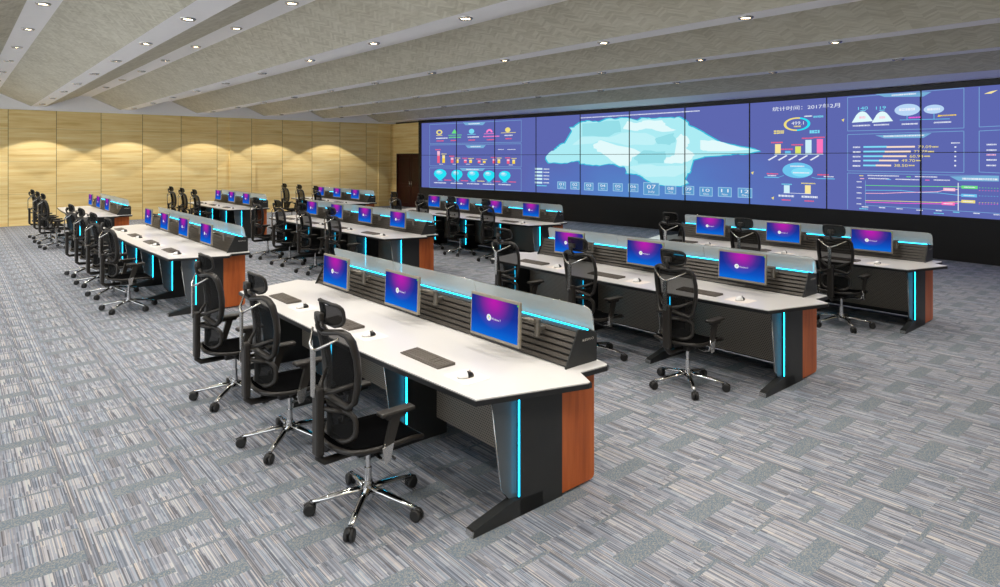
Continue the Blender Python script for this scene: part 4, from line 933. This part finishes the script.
# ------------------------------------------------------------------ chair (faces +y)
def chair():
    root = empty('office_chair')
    # five-star base
    m = MB()
    m.cyl((0, 0, 0.125), 0.042, 0.09, seg=16); m.cyl((0, 0, 0.18), 0.030, 0.03, seg=16)
    angs = [26 + 72 * k for k in range(5)]
    for a in angs:
        c, s_ = math.cos(math.radians(a)), math.sin(math.radians(a))
        m.tube([(c * 0.02, s_ * 0.02, 0.135), (c * 0.12, s_ * 0.12, 0.13), (c * 0.26, s_ * 0.26, 0.105), (c * 0.365, s_ * 0.365, 0.085)], [0.034, 0.029, 0.023, 0.018], seg=8, flat=0.75)
        m.cyl((c * 0.372, s_ * 0.372, 0.078), 0.013, 0.035, seg=8)
    m.build('star_base', M['chrome'], root)
    for a in angs:
        c, s_ = math.cos(math.radians(a)), math.sin(math.radians(a))
        m = MB(); px, py = c * 0.385, s_ * 0.385
        ax = Vector((-s_, c, 0))
        def wheel(off):
            N = 14; vs = []
            for t, rr in ((-0.014, 0.034), (-0.007, 0.041), (0.007, 0.041), (0.014, 0.034)):
                for k in range(N):
                    th = 2 * math.pi * k / N
                    p = Vector((px, py, 0.041)) + ax * (off + t) + Vector((c, s_, 0)) * math.cos(th) * rr + Vector((0, 0, 1)) * math.sin(th) * rr
                    vs.append(p)
            fs = [(j * N + k, j * N + (k + 1) % N, (j + 1) * N + (k + 1) % N, (j + 1) * N + k) for j in range(3) for k in range(N)]
            fs += [tuple(reversed(range(N))), tuple(3 * N + k for k in range(N))]
            m.raw(vs, fs, 0, False)
        wheel(-0.018); wheel(0.018)
        m.tube([(px - c * 0.036, py - s_ * 0.036, 0.056), (px, py, 0.080), (px + c * 0.034, py + s_ * 0.034, 0.062)], 0.015, seg=6)
        m.build('caster', M['chair_black'], root)
    m = MB(); m.cyl((0, 0, 0.235), 0.025, 0.10, m=0, seg=14); m.cyl((0, 0, 0.345), 0.017, 0.14, m=0, seg=14); m.build('gas_column', M['chrome'], root)
    m = MB(); m.box(-0.09, 0.09, -0.12, 0.10, 0.405, 0.455, bevel=0.012); m.box(-0.17, 0.17, -0.06, 0.08, 0.44, 0.475, bevel=0.01)
    m.build('tilt_mechanism', M['chair_black'], root)
    m = MB(); m.tube([(0.08, 0.03, 0.43), (0.22, 0.05, 0.425), (0.27, 0.05, 0.42)], [0.006, 0.006, 0.009], seg=6); m.build('lever', M['chair_black'], root)
    # seat
    def seat_z(x, y): return 0.500 + 0.030 * (abs(x) / 0.25) ** 2 + 0.03 * max(0, (-y - 0.05) / 0.2) ** 2 - 0.030 * max(0, (y - 0.18) / 0.14) ** 2
    N = 12; vs = []; top = []
    for side in (0, 1):
        for j in range(N + 1):
            for i in range(N + 1):
                a = -1 + 2 * i / N; b_ = -1 + 2 * j / N
                # squircle
                x = 0.245 * a * math.sqrt(1 - 0.32 * b_ * b_ * 0.5); y = 0.02 + 0.305 * b_ * math.sqrt(1 - 0.5 * a * a * 0.5)
                vs.append((x, y, seat_z(x, y) - (0.035 if side else 0.0)))
    W = N + 1; fs = []
    for j in range(N):
        for i in range(N):
            p = j * W + i; fs.append((p, p + 1, p + W + 1, p + W)); q = p + W * W; fs.append((q, q + W, q + W + 1, q + 1))
    border = [i for i in range(W)] + [j * W + N for j in range(1, W)] + [N * W + i for i in range(N - 1, -1, -1)] + [j * W for j in range(N - 1, 0, -1)]
    for k in range(len(border)):
        a, b_ = border[k], border[(k + 1) % len(border)]; fs.append((a, a + W * W, b_ + W * W, b_))
    m = MB(); m.raw(vs, fs, 0, True); m.build('seat', M['seat_black'], root)
    m = MB(); m.tube([(vs[k][0] * 1.03, 0.02 + (vs[k][1] - 0.02) * 1.03, vs[k][2] - 0.02) for k in border], 0.014, closed=True, seg=6, flat=1.3)
    m.tube([(-0.24, -0.02, 0.49), (-0.18, 0.0, 0.455), (0.18, 0.0, 0.455), (0.24, -0.02, 0.49)], 0.014, seg=6, flat=0.6)
    m.build('seat_frame', M['chair_plastic'], root)
    # spine
    m = MB()
    m.box(-0.042, 0.042, -0.390, -0.335, 0.47, 0.91, bevel=0.014)
    m.tube([(0, -0.363, 0.52), (0, -0.36, 0.455), (0, -0.32, 0.42), (0, -0.10, 0.42)], 0.026, seg=8)
    m.build('spine', M['chair_plastic'], root)
    m = MB()
    m.prism([(-0.018, 0.86), (0.018, 0.86), (0.024, 1.165), (-0.024, 1.165)], 'y', -0.407, -0.391)
    m.tube([(0, -0.397, 1.155), (-0.07, -0.387, 1.185), (-0.19, -0.315, 1.255)], [0.013, 0.010, 0.008], seg=6)
    m.tube([(0, -0.397, 1.155), (0.07, -0.387, 1.185), (0.19, -0.315, 1.255)], [0.013, 0.010, 0.008], seg=6)
    m.build('back_yoke', M['silver'], root)
    # back frame loop
    def by(x, z): return -0.315 + 0.075 * (abs(x) / 0.22) ** 2 + 0.05 * math.sin(max(0, min(1, (1.25 - z) / 0.45)) * math.pi * 0.6)
    half = [(0.0, 1.262), (0.08, 1.275), (0.15, 1.285), (0.195, 1.268), (0.222, 1.22), (0.23, 1.12), (0.226, 1.02), (0.214, 0.92), (0.198, 0.83), (0.165, 0.795), (0.09, 0.815), (0.0, 0.83)]
    loop = half + [(-x, z) for x, z in reversed(half[1:-1])]
    m = MB(); m.tube([(x, by(x, z), z) for x, z in loop], 0.020, closed=True, seg=8, flat=1.7, up=(0, 1, 0))
    m.tube([(0.205, by(0.205, 0.95), 0.95), (0.10, -0.295, 0.90), (0.0, -0.345, 0.87)], [0.014, 0.016, 0.02], seg=6)
    m.tube([(-0.205, by(0.205, 0.95), 0.95), (-0.10, -0.295, 0.90), (0.0, -0.345, 0.87)], [0.014, 0.016, 0.02], seg=6)
    m.build('back_frame', M['chair_plastic'], root)
    vs = []; fs = []
    zs = [0.81 + (1.27 - 0.81) * i / 10 for i in range(11)]
    def halfw(z):
        for (xa, za), (xb, zb) in zip(half[3:], half[4:]):
            if zb <= z <= za: return xa + (xb - xa) * (za - z) / (za - zb)
        return 0.17 if z > 1.2 else 0.12
    for z in zs:
        w = halfw(z)
        for i in range(9):
            x = -w + 2 * w * i / 8; vs.append((x, by(x, z), z))
    for j in range(10):
        for i in range(8): p = j * 9 + i; fs.append((p, p + 1, p + 10, p + 9))
    m = MB(); m.raw(vs, fs, 0, True); m.build('back_mesh', M['back_mesh'], root)
    # lumbar ring
    def ly(x): return -0.285 + 0.10 * (abs(x) / 0.19) ** 2
    ring = [(x, z + 0.665) for x, z in rloop(0.37, 0.20, 0.07)]
    m = MB(); m.tube([(x, ly(x), z) for x, z in ring], 0.019, closed=True, seg=8, up=(0, 1, 0))
    m.tube([(-0.14, ly(0.14), 0.755), (-0.06, -0.325, 0.775), (0, -0.345, 0.78), (0.06, -0.325, 0.775), (0.14, ly(0.14), 0.755)], 0.015, seg=6)
    lb = m.build('lumbar_frame', M['chair_plastic'], root)
    vs = []; fs = []
    for j in range(4):
        z = 0.575 + 0.18 * j / 3
        for i in range(7):
            x = -0.17 + 0.34 * i / 6; vs.append((x, ly(x), z))
    for j in range(3):
        for i in range(6): p = j * 7 + i; fs.append((p, p + 1, p + 8, p + 7))
    m = MB(); m.raw(vs, fs, 0, True); m.build('lumbar_pad', M['head_mesh'], lb)
    # headrest
    def hy(x, z): return -0.335 + 0.085 * (abs(x) / 0.15) ** 2 + (z - 1.39) * -0.15
    ring = [(x, z + 1.385) for x, z in rloop(0.29, 0.145, 0.05)]
    m = MB(); m.tube([(x, hy(x, z), z) for x, z in ring], 0.012, closed=True, seg=6, up=(0, 1, 0))
    m.tube([(0, -0.315, 1.26), (0, -0.362, 1.30), (0, -0.372, 1.36), (0, -0.345, 1.39)], [0.016, 0.014, 0.018, 0.02], seg=8)
    m.box(-0.045, 0.045, -0.375, -0.338, 1.345, 1.40, bevel=0.01)
    hr = m.build('headrest_frame', M['chair_plastic'], root)
    vs = []; fs = []
    for j in range(5):
        z = 1.318 + 0.134 * j / 4
        for i in range(9):
            w = 0.14 if 0 < j < 4 else 0.115
            x = -w + 2 * w * i / 8; vs.append((x, hy(x, z), z))
    for j in range(4):
        for i in range(8): p = j * 9 + i; fs.append((p, p + 1, p + 10, p + 9))
    m = MB(); m.raw(vs, fs, 0, True); m.build('headrest_pad', M['head_mesh'], hr)
    # arms
    for s_ in (-1, 1):
        x = 0.295 * s_
        m = MB()
        m.prism([(-0.055, 0.495), (-0.005, 0.48), (0.075, 0.72), (0.01, 0.735)], 'x', x - 0.016, x + 0.016)
        m.prism([(-0.03, 0.705), (0.10, 0.705), (0.12, 0.733), (-0.04, 0.733)], 'x', x - 0.022, x + 0.022)
        ar = m.build('armrest', M['chair_plastic'], root)
        m = MB()
        pts = [(x, -0.02, 0.55), (x, -0.03, 0.49), (x - 0.015 * s_, -0.035, 0.445), (x - 0.07 * s_, -0.03, 0.428), (0.12 * s_, -0.02, 0.43)]
        m.tube(pts, [0.024, 0.024, 0.020, 0.015, 0.013], seg=8, flat=0.45, up=(s_ * 1.0, 0, 0.01)); m.prism([(-0.068, 0.535), (0.012, 0.555), (-0.012, 0.44), (-0.055, 0.43)], 'x', x + 0.017 * s_, x + 0.025 * s_)
        m.build('arm_bracket', M['silver'], ar)
        m = MB(); m.box(x - 0.043, x + 0.043, -0.085, 0.170, 0.732, 0.762, bevel=0.012); m.build('arm_pad', M['chair_plastic'], ar)
    return root

ORD = ['first', 'second', 'third', 'fourth']
CH = {
 'A': (2.18, [-3.95, -5.29, -6.66]),
 'B': (5.90, [-3.88, -5.20, -6.53]),
 'C': (9.70, [-3.85, -5.20, -6.55]),
 'D': (2.16, [-11.62, -12.97, -14.30, -15.62]),
 'E': (5.84, [-11.52, -12.83, -14.18, -15.5]),
 'F': (9.66, [-11.52, -12.86, -14.20, -15.54]),
 'G': (2.16, [-20.80, -22.20, -23.68]),
 'H': (5.84, [-20.6, -21.95, -23.25]),
 'I': (9.66, [-20.57, -21.92, -23.25]),
}
ch0 = chair(); chk = kid_map(ch0); first = True
for key, (y, xs) in CH.items():
    for i, x in enumerate(xs):
        o = ch0 if first else copy_tree(ch0, chk)
        first = False
        o.location = (x, y, 0)
        tag(o, 'black mesh office chair, %s from right at the %s' % (ORD[i], PLACE[key][3]), 'chair', 'office chairs at the consoles')

# ------------------------------------------------------------------ monitor on its arm
def monitor():
    root = empty('monitor'); root.scale = (0.92, 0.92, 0.865)
    W, Hh = 0.64, 0.395
    case = MB()
    case.box(-W / 2, W / 2, 0.0, 0.03, -Hh / 2, Hh / 2, bevel=0.006)
    case.box(-W / 2 + 0.08, W / 2 - 0.08, 0.03, 0.05, -0.13, 0.13, bevel=0.01)
    case.build('monitor_case', M['monitor_case'], root)
    m = MB(); m.box(-0.302, 0.302, -0.003, 0.002, -0.168, 0.174); m.build('screen', M['desktop'], root)
    m = MB(); m.box(-W / 2 + 0.004, W / 2 - 0.012, -0.002, 0.026, -Hh / 2 - 0.016, -Hh / 2 - 0.001); m.build('speaker_bar', M['edge_black'], root)
    m = MB(); m.box(0.296, 0.310, -0.005, -0.003, 0.160, 0.172); m.build('status_light', M['green_led'], root)
    lg = MB()
    P_ = arc(-0.062, 0.0, 0.030, 0, 360, 20)[:-1]
    lg.quad([(x, -0.0036, z) for x, z in P_], 0)
    for dx, dz, mi in ((-0.011, 0.002, 1), (0.003, 0.0035, 2), (-0.011, -0.012, 3), (0.003, -0.0105, 1)):
        x, z = -0.062 + dx, dz; lg.quad([(x, -0.0042, z), (x + 0.011, -0.0042, z + 0.002), (x + 0.011, -0.0042, z + 0.013), (x, -0.0042, z + 0.011)], mi)
    vs, fs, asp = text_geo('Windows 7')
    lg.raw([(-0.028 + v[0] * 0.12, -0.0038, -0.013 + v[1] * 0.020) for v in vs], fs, 0)
    lg.build('desktop_logo', [M['white_px'], M['yellow_px'], pxm('green'), pxm('lblue')], root)
    m = MB()
    m.cyl((0.30, 0.225, -0.055), 0.026, 0.13, seg=12); m.cyl((0.30, 0.225, 0.02), 0.032, 0.02, seg=12)
    m.box(0.282, 0.318, 0.235, 0.34, -0.075, -0.04)
    m.build('arm_post', M['arm_grey'], root)
    m = MB()
    m.tube([(0.30, 0.225, 0.0), (0.24, 0.175, 0.015), (0.16, 0.115, 0.02)], [0.026, 0.024, 0.022], seg=8)
    m.tube([(0.16, 0.115, 0.02), (0.08, 0.09, 0.01), (0.0, 0.05, 0.0)], [0.02, 0.018, 0.02], seg=8)
    m.box(-0.05, 0.05, 0.045, 0.06, -0.05, 0.05, bevel=0.004)
    m.build('monitor_arm', M['arm_grey'], root)
    return root

def keyboard():
    root = empty('keyboard'); root.scale = (0.92, 0.92, 0.92)
    m = MB()
    m.prism([(-0.085, 0.0), (0.085, 0.0), (0.085, 0.022), (-0.085, 0.010)], 'x', -0.275, 0.275)
    kb = m.build('keyboard_body', M['key_dark'], root)
    m = MB()
    for r in range(5):
        y0 = -0.066 + r * 0.028
        x = -0.262
        while x < 0.255:
            w = 0.0205
            if r == 0 and -0.16 < x < 0.0: w = 0.13
            if not (0.075 < x < 0.09 or 0.145 < x < 0.16):
                z = 0.010 + (y0 + 0.085) / 0.17 * 0.012
                m.box(x, x + w - 0.004, y0, y0 + 0.023, z, z + 0.006)
            x += w
    m.build('keys', M['key_cap'], root)
    return root

def mouse():
    root = empty('mouse'); root.scale = (1.1, 1.1, 1.1)
    def shell(sx, sy, sz, zc, y0, y1, nm, mat):
        bm = bmesh.new(); bmesh.ops.create_uvsphere(bm, u_segments=14, v_segments=10, radius=1.0)
        for v in bm.verts:
            v.co.x *= sx * (1 - 0.12 * v.co.y); v.co.y *= sy; v.co.z = max(0.0, v.co.z) * sz + zc
        bmesh.ops.bisect_plane(bm, geom=list(bm.verts) + list(bm.edges) + list(bm.faces), plane_co=(0, y0, 0), plane_no=(0, -1, 0), clear_outer=True)
        bmesh.ops.bisect_plane(bm, geom=list(bm.verts) + list(bm.edges) + list(bm.faces), plane_co=(0, y1, 0), plane_no=(0, 1, 0), clear_outer=True)
        m = MB(); m.addbm(bm, 0, True); return m.build(nm, mat, root)
    shell(0.033, 0.058, 0.036, 0.002, -0.06, 0.06, 'mouse_base', M['mouse_black'])
    shell(0.0345, 0.0595, 0.0375, 0.004, -0.07, 0.002, 'palm_shell', M['mouse_white'])
    m = MB(); m.cyl((0, 0.028, 0.034), 0.007, 0.006, axis='x', seg=10); m.build('scroll_wheel', M['silver'], root)
    return root

MON = {k: [b - 1.36 * q for q in range(PLACE[k][2])] for k, b in
       dict(A=-3.82, B=-3.84, C=-3.79, D=-11.28, E=-11.33, F=-11.31, G=-20.10, H=-20.14, I=-20.16).items()}
mo = monitor(); mok = kid_map(mo)
ko = keyboard(); kok = kid_map(ko)
mu = mouse(); muk = kid_map(mu)
mt = MB(); mt.prism([(x, y) for x, y in rloop(0.27, 0.22, 0.02)], 'z', 0.0, 0.002); mat0 = mt.build('mouse_mat', M['mat_pale'])
first = True
ZT = TZ
for key, xs in MON.items():
    y0 = PLACE[key][1]; nm = PLACE[key][3]
    for i, x in enumerate(xs):
        a = mo if first else copy_tree(mo, mok)
        b_ = ko if first else copy_tree(ko, kok)
        c = mu if first else copy_tree(mu, muk)
        d = mat0 if first else copy_tree(mat0, {})
        first = False
        a.location = (x - (0.03 if key == 'A' else 0.0), y0 + 0.72, 1.150)
        a.rotation_euler = (math.radians(-2.0), 0, 0)
        b_.location = (x - 0.25, y0 + 0.245, ZT)
        d.location = (x + 0.26, y0 + 0.23, ZT)
        c.location = (x + 0.265, y0 + 0.22, ZT + 0.002)
        c.rotation_euler = (0, 0, math.radians(-12))
        tag(a, 'silver monitor with magenta and blue desktop, %s from right, %s' % (ORD[i], nm), 'monitor', 'monitors on the consoles')
        tag(b_, 'dark flat keyboard, %s from right, %s' % (ORD[i], nm), 'keyboard', 'keyboards on the consoles')
        tag(c, 'white and black mouse, %s from right, %s' % (ORD[i], nm), 'mouse', 'mice on the consoles')
        tag(d, 'pale mouse mat under the mouse, %s from right, %s' % (ORD[i], nm), 'mouse mat', 'mouse mats on the consoles')

# ------------------------------------------------------------------ downlights
def downlight():
    root = empty('ceiling_downlight')
    N = 20; vs = []; prof_ = [(0.100, 0.0), (0.100, -0.008), (0.084, -0.025), (0.077, -0.025), (0.074, -0.004)]
    for r, z in prof_:
        for k in range(N):
            a = 2 * math.pi * k / N; vs.append((r * math.cos(a), r * math.sin(a), z))
    fs = [(j * N + k, j * N + (k + 1) % N, (j + 1) * N + (k + 1) % N, (j + 1) * N + k) for j in range(len(prof_) - 1) for k in range(N)]
    m = MB(); m.raw(vs, fs, 0, True); m.build('trim_ring', M['silver'], root)
    m = MB(); m.cyl((0, 0, -0.004), 0.074, 0.004, seg=20); m.build('lamp_lens', M['lamp'], root)
    ld = bpy.data.lights.new('lamp_light', 'SPOT')
    ld.energy = LAMP_WATTS; ld.color = LAMP_COLOR; ld.spot_size = math.radians(104); ld.spot_blend = 0.12
    ld.shadow_soft_size = 0.05
    lo = bpy.data.objects.new('lamp_light', ld); COL.objects.link(lo); lo.parent = root
    lo.location = (0, 0, -0.06)
    return root
dl = downlight(); dlk = kid_map(dl); first = True
XL = [0.49, -1.93, -4.35, -6.77, -9.19, -11.6, -14.05, -16.5, -18.95, -21.45, -24.0, -26.9]  # first two columns are out of view, added for their light
NUM = ['first', 'second', 'third', 'fourth', 'fifth', 'sixth', 'seventh', 'eighth', 'ninth', 'tenth', 'eleventh', 'twelfth']
wl = bpy.data.lights.new('wall_washer', 'SPOT')
wl.energy = LAMP_WATTS * 2.0; wl.color = LAMP_COLOR; wl.spot_size = math.radians(104); wl.spot_blend = 0.10; wl.shadow_soft_size = 0.04
rows_ = [(Y0 + PER * k, ZL, '%s low ceiling strip from the camera' % NUM[k]) for k in range(5)]
rows_ += [(1.045, ZH, 'raised ceiling strip above the foreground floor'), (3.82, ZH, 'raised ceiling strip above the foreground console')]
rows_ += [(Y0 - PER, ZL, 'ceiling strip just behind the camera')]
for y, z, rn in rows_:
    for i, x in enumerate(XL):
        if z == ZH and i == len(XL) - 1: continue
        o = dl if first else copy_tree(dl, dlk)
        first = False
        o.location = (x, y, z)
        if i == len(XL) - 1:
            for c_ in children_of(o):
                if c_.type == 'LIGHT': c_.data = wl
        tag(o, 'round recessed downlight, %s from the wood wall, %s' % (NUM[len(XL) - 1 - i], rn), 'ceiling light', 'recessed ceiling downlights')
